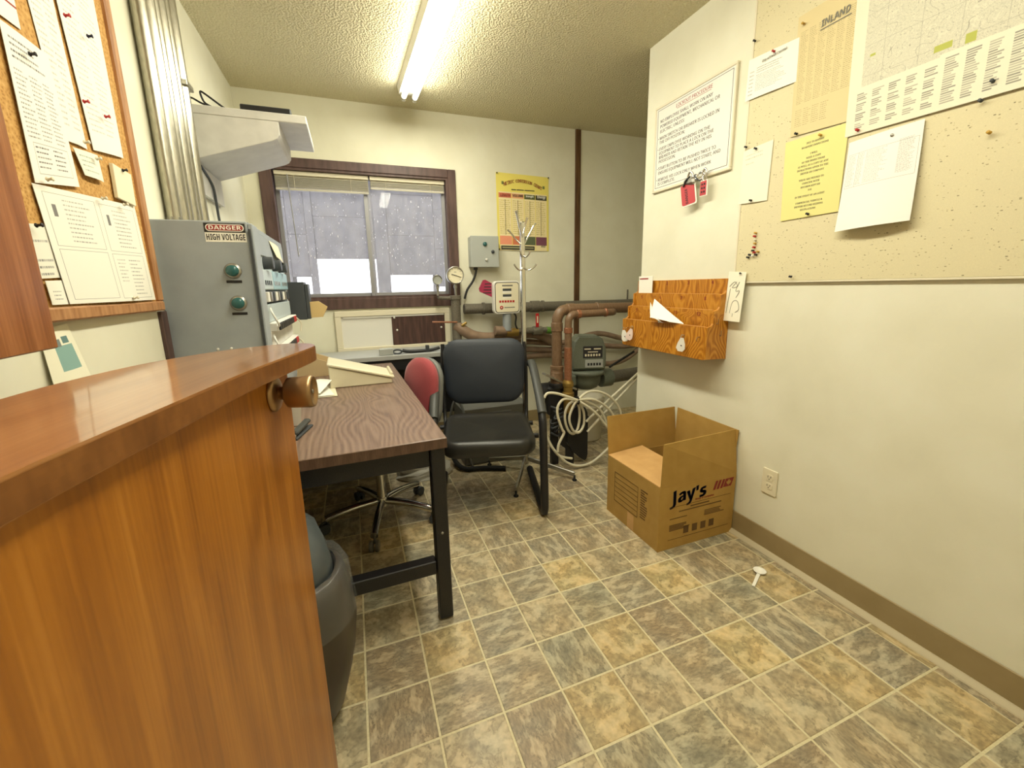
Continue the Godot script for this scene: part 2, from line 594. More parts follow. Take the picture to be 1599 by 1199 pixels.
# Printed page: rows of dashes that stand for the small print. blocks = [x, y, w, h, line step, darkness, columns]
func page(w: int, h: int, bg: Color, ink: Color, blocks: Array, seed_: int, rects := []) -> StandardMaterial3D:
	var img := Image.create(w, h, false, Image.FORMAT_RGB8)
	img.fill(bg)
	var r := RandomNumberGenerator.new()
	r.seed = seed_
	for q in rects:
		var a := Rect2i(q[0], q[1], q[2], q[3])
		if q[4] is Color:
			img.fill_rect(a, q[4])
		else:
			for e in [Rect2i(a.position, Vector2i(a.size.x, 1)), Rect2i(a.position + Vector2i(0, a.size.y), Vector2i(a.size.x, 1)), Rect2i(a.position, Vector2i(1, a.size.y)), Rect2i(a.position + Vector2i(a.size.x, 0), Vector2i(1, a.size.y))]:
				img.fill_rect(e, bg.lerp(ink, 0.6))
	for b in blocks:
		var cw: float = float(b[2]) / b[6]
		for c in b[6]:
			var y: int = b[1]
			while y < b[1] + b[3]:
				var x: float = b[0] + c * cw
				var stop: float = b[0] + c * cw + cw * r.randf_range(0.55, 0.88)
				while x < stop:
					var l := r.randi_range(3, 9)
					img.fill_rect(Rect2i(int(x), y, mini(l, int(stop - x) + 1), maxi(1, b[4] / 3)), bg.lerp(ink, b[5] * r.randf_range(0.6, 1.0)))
					x += l + 2
				y += b[4]
	img.generate_mipmaps()
	var m := mat(Color.WHITE, 0.8)
	m.albedo_texture = ImageTexture.create_from_image(img)
	return m

# ---------------------------------------------------------------- the room
func room():
	loose()
	var s := start()
	span(s, XL - 0.12, XL, -0.1, CEIL + 0.1, ZF - 0.15, 2.4)
	struct("wall_left", s, M.wall, "cream painted wall behind the cork board")
	s = start()
	span(s, XL, -0.925, 0, CEIL, ZF - 0.15, ZF)
	span(s, 0.262, 2.4, 0, CEIL, ZF - 0.15, ZF)
	span(s, -0.925, 0.262, 0, 1.125, ZF - 0.15, ZF)
	span(s, -0.925, 0.262, 1.995, CEIL, ZF - 0.15, ZF)
	struct("wall_far", s, M.wall, "cream painted end wall with the window")
	s = start()
	span(s, XR, XR + 0.12, 0, CEIL, -0.47, 2.4)
	struct("wall_right", s, M.wall, "cream partition wall behind the notice board")
	s = start()
	span(s, 2.3, 2.4, 0, CEIL, ZF, -0.3)
	span(s, XR + 0.12, 2.4, 0, CEIL, -0.4, -0.3)
	struct("wall_alcove", s, M.wall, "cream wall of the recess behind the partition")
	s = start()
	span(s, XL - 0.12, XR + 0.12, -0.1, CEIL + 0.1, 2.4, 2.5)
	struct("wall_back", s, M.wall, "cream wall behind the viewer")
	s = start()
	span(s, XL, -0.78, 0, CEIL, 1.53, 1.64)
	struct("wall_door_return", s, M.wall, "short wall that carries the door jamb")
	s = start()
	span(s, XL, 2.4, CEIL, CEIL + 0.1, ZF - 0.15, 2.4)
	struct("ceiling", s, M.ceiling, "cream ceiling with popcorn texture")
	# covered joint in the end wall
	s = start()
	span(s, 1.348, 1.398, 0.1, CEIL - 0.002, ZF, ZF + 0.012, 0.002)
	struct("trim_1", s, M.batten, "dark brown batten running up the end wall")
	s = start()
	span(s, XL, XL + 0.012, 0.0, 1.134, -0.055, -0.012, 0.002)
	struct("trim_3", s, M.trim_brown, "dark brown upright strip below the right end of the cork board")
	# vinyl base with its coved toe
	s = start()
	span(s, XR - 0.006, XR, 0.002, 0.108, -0.47, 2.4, 0.002)
	var bb := struct("baseboard_right", s, M.base, "taupe vinyl baseboard")
	s = start()
	prism(s, [Vector2(0, 0.0), Vector2(-0.022, 0.0), Vector2(-0.02, 0.004), Vector2(-0.007, 0.016), Vector2(0, 0.016)], -0.47, 2.4, Transform3D(Basis(), v(XR - 0.0061, 0.0003, 0)))
	obj("toe_strip", s, M.caulk, bb)
	s = start()
	span(s, -1.05, XR - 0.03, 0.0, 0.1, ZF, ZF + 0.006, 0.002)
	struct("baseboard_far", s, M.base, "taupe vinyl baseboard under the window wall")

func slate(tone: Color, seed_: int, streak: float) -> StandardMaterial3D:
	var n := 160
	var img := Image.create(n, n, false, Image.FORMAT_RGB8)
	var a := FastNoiseLite.new()
	a.seed = seed_
	a.frequency = 0.0095
	a.fractal_octaves = 5
	a.fractal_gain = 0.6
	a.domain_warp_enabled = true
	a.domain_warp_amplitude = 34.0
	a.domain_warp_frequency = 0.014
	var b := FastNoiseLite.new()
	b.seed = seed_ + 50
	b.frequency = 0.05
	b.fractal_octaves = 4
	var c := FastNoiseLite.new()
	c.seed = seed_ + 90
	c.frequency = 0.008
	c.fractal_octaves = 2
	for y in n:
		for x in n:
			var p := a.get_noise_2d(x, y * streak)
			var vein := clampf(1.0 - absf(p) * 16.0, 0.0, 1.0)
			var k := 1.0 + 0.36 * p + 0.16 * b.get_noise_2d(x, y * streak) - 0.20 * vein
			var warm := c.get_noise_2d(x, y)
			var hue := Color(tone.r * k * (1.0 + 0.04 * warm), tone.g * k, tone.b * k * (1.0 - 0.05 * warm))
			hue = hue.lerp(Color(0.74, 0.70, 0.60), clampf(p * 0.9, 0.0, 0.4))
			img.set_pixel(x, y, Color(clampf(hue.r, 0, 1), clampf(hue.g, 0, 1), clampf(hue.b, 0, 1)))
	img.generate_mipmaps()
	var m := mat(Color.WHITE, 0.42)
	m.albedo_texture = ImageTexture.create_from_image(img)
	return m

func tile_mesh(m: Material, turn: int) -> ArrayMesh:
	var s := start()
	s.set_smooth_group(-1)
	var t := 0.183
	var g := 0.0031
	var e := g + 0.0016
	var uvs := [Vector2(0, 0), Vector2(1, 0), Vector2(1, 1), Vector2(0, 1)]
	var top := [v(e, 0, e), v(t - e, 0, e), v(t - e, 0, t - e), v(e, 0, t - e)]
	var low := [v(g, -0.0012, g), v(t - g, -0.0012, g), v(t - g, -0.0012, t - g), v(g, -0.0012, t - g)]
	var put := func(p: Vector3):
		s.set_uv(uvs[0].lerp(uvs[1], p.x / t) + (uvs[3] - uvs[0]) * (p.z / t) if turn == 0 else (Vector2(1.0 - p.z / t, p.x / t) if turn == 1 else (Vector2(1.0 - p.x / t, 1.0 - p.z / t) if turn == 2 else Vector2(p.z / t, 1.0 - p.x / t))))
		s.add_vertex(p)
	for q in [0, 1, 2, 0, 2, 3]:
		put.call(top[q])
	for k in 4:
		var j := (k + 1) % 4
		for q in [top[k], low[k], low[j], top[k], low[j], top[j]]:
			put.call(q)
	s.generate_normals()
	s.set_material(m)
	return s.commit()

func floor_tiles():
	loose()
	var s := start()
	span(s, XL - 0.05, 2.35, -0.1, -0.0013, ZF - 0.1, 2.45)
	var fl := struct("floor", s, M.grout, "stone patterned tile floor in browns and greys with pale joints")
	var tones := [rgb(158, 144, 114), rgb(150, 136, 110), rgb(172, 152, 108), rgb(136, 130, 108), rgb(164, 150, 120), rgb(142, 126, 102), rgb(180, 157, 106), rgb(142, 134, 114)]
	var meshes := []
	for k in tones.size():
		tones[k] = tones[k].lerp(rgb(166, 152, 124), 0.3) * 1.05
		var m := slate(tones[k], 100 + k * 7, 1.0 if k % 2 == 0 else 2.2)
		var four := []
		for t in 4:
			four.append(tile_mesh(m, t))
		meshes.append(four)
	# tone of the tiles seen nearest, by column and row (0 tan, 1 brown, 2 ochre, 3 grey green, 4 light tan, 5 dark brown, 6 gold, 7 grey)
	var seen := {Vector2i(1, 1): 6, Vector2i(0, 1): 7, Vector2i(1, 2): 3, Vector2i(2, 1): 0, Vector2i(0, 3): 3, Vector2i(1, 3): 2, Vector2i(-2, 2): 2, Vector2i(-3, 3): 5, Vector2i(2, 3): 5, Vector2i(3, 1): 4, Vector2i(3, 2): 6, Vector2i(4, 3): 3, Vector2i(3, 4): 6, Vector2i(5, 4): 4, Vector2i(2, 4): 1, Vector2i(-1, 0): 4, Vector2i(0, 0): 1, Vector2i(-1, 2): 7, Vector2i(-1, 1): 0, Vector2i(0, 2): 4, Vector2i(1, 0): 7, Vector2i(-2, 1): 7, Vector2i(-3, 2): 5, Vector2i(4, 5): 2, Vector2i(2, 2): 7, Vector2i(5, 5): 7, Vector2i(4, 4): 7, Vector2i(3, 5): 4, Vector2i(1, 4): 4, Vector2i(-2, 3): 1}
	var r := RandomNumberGenerator.new()
	r.seed = 5
	var t := 0.183
	for j in range(-9, 9):
		var last := 12 if (j + 1) * t < -0.45 else 6
		for i in range(-6, last + 1):
			var x0 := maxf(i * t, XL)
			var x1 := minf((i + 1) * t, 2.3 if last == 12 else XR)
			var z0 := maxf(j * t, ZF)
			if x1 - x0 < 0.02:
				continue
			var kind := r.randi_range(0, 9)
			kind = [0, 1, 2, 3, 4, 5, 7, 0, 1, 4][kind]
			if seen.has(Vector2i(i, j)):
				kind = seen[Vector2i(i, j)]
			var o := MeshInstance3D.new()
			o.mesh = meshes[kind][r.randi_range(0, 3)]
			o.name = "tile"
			fl.add_child(o, true)
			o.position = v(x0, 0, z0)
			o.scale = v((x1 - x0) / t, 1, ((j + 1) * t - z0) / t)
	var rest := start()
	var a: ArrayMesh = meshes[0][0]
	for j in range(9, 13):
		for i in range(-6, 6):
			rest.append_from(a, 0, Transform3D(Basis(), v(i * t if i > -6 else XL, 0, j * t)))
	rest.set_material(a.surface_get_material(0))
	var o2 := MeshInstance3D.new()
	o2.mesh = rest.commit()
	o2.name = "tile_field"
	o2.set_meta("kind", "stuff")
	fl.add_child(o2, true)

# ---------------------------------------------------------------- window
func dirty_glass() -> StandardMaterial3D:
	var img := Image.create(512, 384, false, Image.FORMAT_RGBA8)
	var n := FastNoiseLite.new()
	n.seed = 4
	n.frequency = 0.008
	n.fractal_octaves = 4
	for y in 384:
		for x in 512:
			img.set_pixel(x, y, Color(0.80, 0.80, 0.86, clampf(0.16 + 0.10 * n.get_noise_2d(x * 2.2, y * 0.7), 0.04, 0.4)))
	var r := RandomNumberGenerator.new()
	r.seed = 77
	for k in 260:
		var x := r.randi_range(2, 506)
		var y := r.randi_range(4, 378)
		var w := r.randi_range(1, 3) + (2 if k % 5 == 0 else 0)
		var h := w + r.randi_range(0, 3)
		var al := r.randf_range(0.35, 0.95)
		for dy in h:
			for dx in w:
				var d := Vector2((dx + 0.5) / w - 0.5, (dy + 0.5) / h - 0.5).length()
				if d < 0.56:
					img.set_pixel(mini(x + dx, 511), mini(y + dy, 383), Color(0.95, 0.95, 0.97, al))
	img.generate_mipmaps()
	var m := mat(Color.WHITE, 0.03)
	m.albedo_texture = ImageTexture.create_from_image(img)
	m.transparency = BaseMaterial3D.TRANSPARENCY_ALPHA
	return m

func window():
	loose()
	var s := start()
	# casing around the opening
	span(s, -0.985, -0.925, 1.05, 2.055, ZF, ZF + 0.018, 0.003)
	span(s, 0.262, 0.322, 1.05, 2.055, ZF, ZF + 0.018, 0.003)
	span(s, -0.925, 0.262, 1.995, 2.055, ZF, ZF + 0.018, 0.003)
	span(s, -0.925, 0.262, 1.05, 1.125, ZF, ZF + 0.018, 0.003)
	span(s, -0.925, -0.91, 1.125, 1.995, ZF - 0.13, ZF + 0.01)
	span(s, 0.247, 0.262, 1.125, 1.995, ZF - 0.13, ZF + 0.01)
	span(s, -0.91, 0.247, 1.98, 1.995, ZF - 0.13, ZF + 0.01)
	span(s, -0.91, 0.247, 1.125, 1.14, ZF - 0.13, ZF + 0.012)
	var win := struct("window_1", s, M.trim_brown, "brown cased sliding window with dirty glass")
	var g := dirty_glass()
	var al := mat(rgb(150, 150, 154), 0.4, 0.3)
	for q in [[-0.91, -0.30, -0.085], [-0.345, 0.247, -0.06]]:
		s = start()
		var z: float = ZF + q[2]
		span(s, q[0], q[0] + 0.028, 1.14, 1.98, z - 0.01, z + 0.01, 0.002)
		span(s, q[1] - 0.028, q[1], 1.14, 1.98, z - 0.01, z + 0.01, 0.002)
		span(s, q[0] + 0.028, q[1] - 0.028, 1.14, 1.165, z - 0.01, z + 0.01, 0.002)
		span(s, q[0] + 0.028, q[1] - 0.028, 1.955, 1.98, z - 0.01, z + 0.01, 0.002)
		var sash := obj("sash", s, al, win)
		print_on("pane", v((q[0] + q[1]) / 2, 1.56, z), q[1] - q[0] - 0.05, 0.80, Basis(), g, sash, 0.003)
	# two raised blinds hang in the recess
	var slat_m := mat(rgb(196, 190, 172), 0.5)
	var spots := [[-0.90, -0.305, 9, "slatted cream blind pulled up over the left sash of the window"], [-0.295, 0.24, 5, "slatted cream blind pulled up over the right sash of the window"]]
	for q in spots:
		var b := thing("venetian_blind", q[3], "blind", v((q[0] + q[1]) / 2, 1.95, ZF - 0.025), 0.0, "raised venetian blinds")
		slab("head_rail", q[0], q[1], 1.952, 1.978, ZF - 0.04, ZF - 0.012, M.cream, b, 0.002)
		var y := 1.945
		for k in q[2]:
			s = start()
			box(s, v((q[0] + q[1]) / 2, y, ZF - 0.026), v(q[1] - q[0] - 0.006, 0.0022, 0.026), 0.0008, Basis(Vector3.RIGHT, 0.5))
			obj("slat", s, slat_m, b)
			y -= 0.0085
		slab("bottom_rail", q[0] + 0.002, q[1] - 0.002, y - 0.012, y, ZF - 0.038, ZF - 0.016, slat_m, b, 0.002)
		for fx in [0.2, 0.8]:
			pipe("ladder_cord", [v(lerpf(q[0], q[1], fx), 1.955, ZF - 0.012), v(lerpf(q[0], q[1], fx), y - 0.005, ZF - 0.012)], 0.0015, M.cream, b, 5)
		if q[2] == 9:
			pipe("tilt_wand", [v(q[0] + 0.08, 1.955, ZF - 0.006), v(q[0] + 0.095, 1.42, ZF - 0.004)], 0.0035, mat(rgb(150, 150, 152), 0.3), b, 6)

func outside():
	loose()
	var s := start()
	span(s, -12, 12, -0.9, -0.4, -40, ZF - 0.16)
	var g := obj("snowy_ground", s, M.snow)
	g.set_meta("kind", "structure")
	g.set_meta("label", "bright snow outside the window")
	var h := thing("board_hoarding", "grey weathered board screen standing outside the window", "screen", v(-0.3, -0.4, -3.2))
	var n := 0
	# boards with uneven lower ends leave bright gaps low down
	for q in [[-3.2, -2.0, 1.25], [-2.0, -1.03, 1.25], [-1.03, -0.86, 1.325], [-0.79, -0.205, 1.505], [-0.07, 0.43, 1.335], [0.43, 1.4, 1.20], [1.4, 2.4, 1.2]]:
		var y: float = q[2]
		while y < 3.1:
			var top := minf(y + 0.42, 3.1)
			slab("board", q[0] + 0.001, q[1] - 0.001, y + 0.001, top, -3.22 - 0.004 * (n % 3), -3.19, M.board_dark, h, 0.003)
			y = top
			n += 1
	for q in [[-0.86, -0.79], [-0.205, -0.07], [-1.06, -1.0], [0.40, 0.46]]:
		slab("post", q[0], q[1], -0.4, 3.1, -3.26 if q[0] < -0.9 or q[0] > 0.3 else -3.24, -3.222 if q[0] < -0.9 or q[0] > 0.3 else -3.18, M.board_dark, h, 0.004)

func ceiling_light():
	var mid := v(0.012, CEIL, 0.16)
	var t := own("fluorescent_light", "long white strip light with two glowing fluorescent tubes on the ceiling", "light", mid, 0.0316)
	var L := 1.49
	var s := start()
	prism(s, [Vector2(-0.07, 0), Vector2(0.07, 0), Vector2(0.06, -0.045), Vector2(-0.06, -0.045)], -L, L, Transform3D.IDENTITY, 0.002)
	obj("housing", s, M.white, t)
	var glow := mat(Color(1, 1, 1), 0.4)
	glow.emission_enabled = true
	glow.emission = Color(1.0, 0.97, 0.86)
	glow.emission_energy_multiplier = 3.2
	for sx in [-0.034, 0.034]:
		var tb := pipe("tube", [v(sx, -0.066, -L + 0.03), v(sx, -0.066, L - 0.03)], 0.016, glow, t, 14)
		for e in [-1, 1]:
			s = start()
			rod(s, v(sx, -0.066, e * (L - 0.031)), v(sx, -0.066, e * (L - 0.008)), 0.0165)
			obj("end_cap", s, M.steel, tb)
			slab("lampholder", sx - 0.011, sx + 0.011, -0.085, -0.04, e * (L - 0.004) - 0.006, e * (L - 0.004) + 0.006, M.white, t, 0.002)
	# what the tubes give off, as one soft source of their size below them
	var a := AreaLight3D.new()
	a.name = "tube_glow"
	a.area_size = Vector2(0.11, 2.9)
	a.light_color = Color(1.0, 0.985, 0.90)
	a.light_energy = 4.4
	a.area_range = 12.0
	a.shadow_enabled = true
	t.add_child(a)
	a.position = v(0, -0.087, 0)
	a.rotation = v(-PI / 2, 0, 0)
	# and sideways, which is what reaches the ceiling
	for sg in [-1.0, 1.0]:
		var b := AreaLight3D.new()
		b.name = "tube_side_glow"
		b.area_size = Vector2(2.9, 0.03)
		b.light_color = a.light_color
		b.light_energy = 1.05
		b.area_range = 12.0
		b.shadow_enabled = true
		t.add_child(b, true)
		b.position = v(sg * 0.053, -0.066, 0)
		b.rotation = v(0, -sg * PI / 2, 0)

# ---------------------------------------------------------------- the Dutch door
func dutch_door():
	var lower := own("door_1", "orange-brown wooden lower half of a Dutch door with a shelf on top", "door", v(-0.617, 0, 0.75), -0.1587)
	lower.set_meta("kind", "structure")
	slab("leaf", -0.045, 0, 0.008, 1.0495, 0, 0.77, M.door, lower, 0.002)
	X = lower.transform.affine_inverse()
	var s := start()
	var rim := []
	for q in smooth_path([v(-0.722, 0, 1.49), v(-0.700, 0, 1.324), v(-0.687, 0, 1.252), v(-0.664, 0, 1.139), v(-0.634, 0, 0.987), v(-0.601, 0, 0.865), v(-0.570, 0, 0.755), v(-0.566, 0, 0.715), v(-0.580, 0, 0.681), v(-0.612, 0, 0.662), v(-0.656, 0, 0.671), v(-0.725, 0, 0.714), v(-0.775, 0, 0.775), v(-0.816, 0, 0.850), v(-0.846, 0, 0.960), v(-0.857, 0, 1.06), v(-0.86, 0, 1.25), v(-0.86, 0, 1.49)], 3):
		rim.append(Vector2(q.x, q.z))
	prism(s, rim, -1.08, -1.050, Transform3D(Basis(v(1, 0, 0), v(0, 0, 1), v(0, -1, 0)), Vector3.ZERO), 0.003)
	var shelf := obj("shelf", s, M.door_top, lower)
	s = start()
	s.set_smooth_group(0)
	for k in rim.size() - 4:
		var p0 := v(rim[k].x, 1.0515, rim[k].y)
		var p1 := v(rim[k + 1].x, 1.0515, rim[k + 1].y)
		var nn: Vector3 = (p1 - p0).cross(Vector3.UP).normalized() * 0.0012
		if nn.x < 0 and k < 20:
			nn = -nn
		elif k >= 20 and nn.dot(v(rim[k].x + 0.7, 0, rim[k].y - 1.05)) < 0:
			nn = -nn
		tri(s, p0 + nn, p1 + nn, p1 + nn + v(0, 0.0255, 0))
		tri(s, p0 + nn, p1 + nn + v(0, 0.0255, 0), p0 + nn + v(0, 0.0255, 0))
	obj("edge_band", s, M.door_edge, shelf)
	# knob near the free edge
	X = Transform3D.IDENTITY
	s = start()
	var kp := v(0.0, 1.012, 0.088)
	lathe(s, [Vector2(0, 0), Vector2(0.032, 0), Vector2(0.033, 0.003), Vector2(0.028, 0.008), Vector2(0.013, 0.011), Vector2(0, 0.011)], 28, along(kp, Vector3.RIGHT))
	var rose := obj("rose", s, M.brass, lower)
	s = start()
	lathe(s, [Vector2(0.011, 0.008), Vector2(0.012, 0.018), Vector2(0.02, 0.021), Vector2(0.0270, 0.026), Vector2(0.0290, 0.062), Vector2(0.0275, 0.068), Vector2(0.025, 0.0685), Vector2(0.0235, 0.065), Vector2(0.004, 0.0645), Vector2(0, 0.0645)], 32, along(kp, Vector3.RIGHT))
	var kn := obj("knob", s, M.brass, lower)
	s = start()
	rod(s, kp + v(0.0646, 0, 0), kp + v(0.067, 0, 0), 0.004, 10)
	obj("turn_button", s, M.steel, kn)
	rose.set_meta("label", "round brass rose")
	var upper := own("door_2", "reddish-brown wooden upper half of a Dutch door swung open against the left wall", "door", v(-0.95, 0, 0.745), 0.026)
	upper.set_meta("kind", "structure")
	slab("leaf", -0.045, 0, 1.105, 2.06, 0, 0.77, M.door_upper, upper, 0.002)
	loose()
	s = start()
	span(s, -0.78, -0.74, 0, 2.09, 1.53, 1.64, 0.002)
	span(s, XL, -0.74, 2.09, 2.13, 1.53, 1.64, 0.002)
	struct("trim_2", s, M.door, "brown door jamb at the hinge side")

# ---------------------------------------------------------------- furniture
func desk():
	var d := own("office_desk", "walnut laminate desk top on black square tube legs", "desk", v(-0.232, 0, 0.343), 0.028)
	var w := 0.79
	var l := 1.58
	var s := start()
	span(s, -w, 0, 0.664, 0.70, -l, 0, 0.002)
	var top := obj("desk_top", s, M.walnut, d)
	slab("edge_band", -w - 0.0005, 0.0012, 0.665, 0.698, 0.0, 0.0018, M.walnut_edge, top)
	slab("edge_band", 0.0, 0.0018, 0.665, 0.698, -l, 0.0, M.walnut_edge, top)
	for q in [[-0.054, -0.056], [-w + 0.006, -0.056], [-0.054, -l + 0.006], [-w + 0.006, -l + 0.006]]:
		var leg := slab("leg", q[0], q[0] + 0.048, 0.006, 0.663, q[1], q[1] + 0.048, M.black_metal, d, 0.003)
		slab("glide", q[0] + 0.008, q[0] + 0.04, 0, 0.006, q[1] + 0.008, q[1] + 0.04, M.steel, leg, 0.001)
	slab("apron", -w + 0.056, -0.056, 0.598, 0.662, -0.045, -0.02, M.black_metal, d, 0.002)
	slab("apron", -w + 0.056, -0.056, 0.606, 0.662, -l + 0.018, -l + 0.04, M.black_metal, d, 0.002)
	slab("apron", -0.043, -0.018, 0.606, 0.662, -l + 0.056, -0.058, M.black_metal, d, 0.002)
	slab("apron", -w + 0.018, -w + 0.043, 0.606, 0.662, -l + 0.056, -0.058, M.black_metal, d, 0.002)
	slab("stretcher", -w + 0.056, -0.056, 0.192, 0.244, -0.054, -0.012, M.black_metal, d, 0.003)
	slab("modesty_panel", -w + 0.05, -0.3, 0.25, 0.605, -l + 0.02, -l + 0.032, M.black_metal, d)
	s = start()
	lathe(s, [Vector2(0.005, 0), Vector2(0.004, 0.002), Vector2(0, 0.003)], 10, along(v(-0.03, 0.35, -0.0082), v(0, 0, 1)))
	obj("bolt", s, M.steel, d)

func ledge_table():
	var t := thing("side_table", "pale grey topped bench with black frame along the window wall", "table", v(-0.2, 0, -1.44))
	slab("table_top", -0.93, 0.30, 0.712, 0.745, ZF + 0.03, -1.255, mat(rgb(170, 172, 170), 0.45), t, 0.003)
	slab("apron", -0.9, 0.27, 0.64, 0.71, -1.29, -1.27, M.black_metal, t)
	for q in [[-0.9, -1.29], [0.235, -1.29], [-0.9, -1.6], [0.235, -1.6]]:
		slab("leg", q[0], q[0] + 0.035, 0, 0.71, q[1], q[1] + 0.035, M.black_metal, t, 0.003)
	slab("back_panel", -0.86, 0.23, 0.2, 0.64, -1.59, -1.58, M.black_metal, t)

func red_chair():
	var c := own("swivel_chair", "red upholstered office chair on a five-star chrome base pushed under the desk", "chair", v(-0.43, 0, -0.47))
	var s := start()
	rod(s, v(0, 0.075, 0), v(0, 0.13, 0), 0.03, 18)
	obj("hub", s, M.chrome, c)
	pipe("gas_column", [v(0, 0.12, 0), v(0, 0.36, 0)], 0.023, M.chrome, c, 16)
	for k in 5:
		var a := deg_to_rad(102.0 + 72.0 * k)
		var d := v(cos(a), 0, sin(a))
		s = start()
		tube(s, smooth_path([d * 0.02 + v(0, 0.105, 0), d * 0.12 + v(0, 0.10, 0), d * 0.22 + v(0, 0.085, 0), d * 0.275 + v(0, 0.072, 0)], 3), 0.019, 10)
		var arm := obj("base_arm", s, M.chrome, c)
		var side := d.cross(Vector3.UP)
		s = start()
		for sg in [-1, 1]:
			rod(s, d * 0.285 + v(0, 0.026, 0) + side * sg * 0.006, d * 0.285 + v(0, 0.026, 0) + side * sg * 0.022, 0.026, 16)
		rod(s, d * 0.27 + v(0, 0.03, 0), d * 0.27 + v(0, 0.075, 0), 0.006, 8)
		obj("caster", s, mat(rgb(92, 88, 78), 0.4) if k == 0 else M.dark_grey, arm)
	# seat faces the desk; the back stands on the aisle side
	s = start()
	cushion(s, 0.46, 0.44, 0.07, 0.09, 0.02, Transform3D(Basis(v(0, 0, 1), v(-1, 0, 0), v(0, 1, 0)), v(0.02, 0.42, 0)), 0.01)
	obj("seat", s, M.red_cloth, c)
	slab("seat_pan", -0.14, 0.16, 0.35, 0.385, -0.14, 0.14, M.dark_grey, c, 0.01)
	var n := v(-0.86, 0.12, 0.50).normalized()
	var right := Vector3.UP.cross(n).normalized()
	var up := n.cross(right)
	var mid := v(0.245, 0.632, -0.10)
	s = start()
	cushion(s, 0.25, 0.39, 0.055, 0.12, 0.022, Transform3D(Basis(right, up, n), mid), 0.012)
	obj("backrest", s, M.red_cloth, c)
	s = start()
	cushion(s, 0.25, 0.39, 0.03, 0.12, 0.01, Transform3D(Basis(right, up, n), mid - n * 0.042))
	obj("back_shell", s, M.shell_grey, c)
	s = start()
	tube(s, smooth_path([v(0.12, 0.36, 0), v(0.26, 0.37, -0.08), mid - n * 0.075 + v(0, -0.14, 0), mid - n * 0.062], 4), 0.014, 8)
	obj("back_bar", s, M.dark_grey, c)

func black_chair():
	var c := own("sled_chair", "black padded sled-base armchair with navy back facing the doorway", "chair", v(0.166, 0, -0.497), -0.263)
	for sg in [-1, 1]:
		var x: float = 0.275 * sg
		var s := start()
		tube(s, smooth_path([v(x, 0.02, -0.275), v(x, 0.02, -0.1), v(x, 0.02, 0.2), v(x, 0.022, 0.262), v(x, 0.05, 0.285), v(x, 0.12, 0.285), v(x, 0.3, 0.268), v(x, 0.46, 0.25), v(x, 0.535, 0.222), v(x, 0.60, 0.14), v(x, 0.71, -0.06), v(x, 0.735, -0.15), v(x * 0.98, 0.735, -0.2)], 4), 0.021, 10)
		var f := obj("sled_frame", s, M.black_metal, c)
		s = start()
		tube(s, smooth_path([v(x, 0.552, 0.23), v(x, 0.617, 0.14), v(x, 0.725, -0.055), v(x, 0.752, -0.15)], 4), 0.024, 10, false, 0.7)
		obj("arm_pad", s, M.arm_grey, f)
	var s2 := start()
	tube(s2, [v(-0.275, 0.385, 0.10), v(0.275, 0.385, 0.10)], 0.014, 8)
	tube(s2, [v(-0.275, 0.385, -0.12), v(0.275, 0.385, -0.12)], 0.014, 8)
	obj("seat_rail", s2, M.black_metal, c)
	s2 = start()
	cushion(s2, 0.49, 0.48, 0.085, 0.09, 0.024, Transform3D(Basis(v(1, 0, 0), v(0, 0.04, -1).normalized(), v(0, 1, 0.04).normalized()), v(0, 0.394, 0.035)), -0.012)
	obj("seat", s2, M.seat_black, c)
	var n := v(0, 0.13, 1).normalized()
	var up := n.cross(v(1, 0, 0))
	s2 = start()
	cushion(s2, 0.50, 0.385, 0.05, 0.10, 0.022, Transform3D(Basis(v(1, 0, 0), up, n), v(0, 0.697, -0.205)), 0.008, 0.08)
	obj("backrest", s2, M.back_navy, c)
	for sg in [-1, 1]:
		pipe("back_tube", smooth_path([v(0.235 * sg, 0.385, 0.0), v(0.245 * sg, 0.40, -0.17), v(0.25 * sg, 0.48, -0.215), v(0.252 * sg, 0.70, -0.232), v(0.245 * sg, 0.86, -0.252)], 4), 0.011, M.black_metal, c, 8)

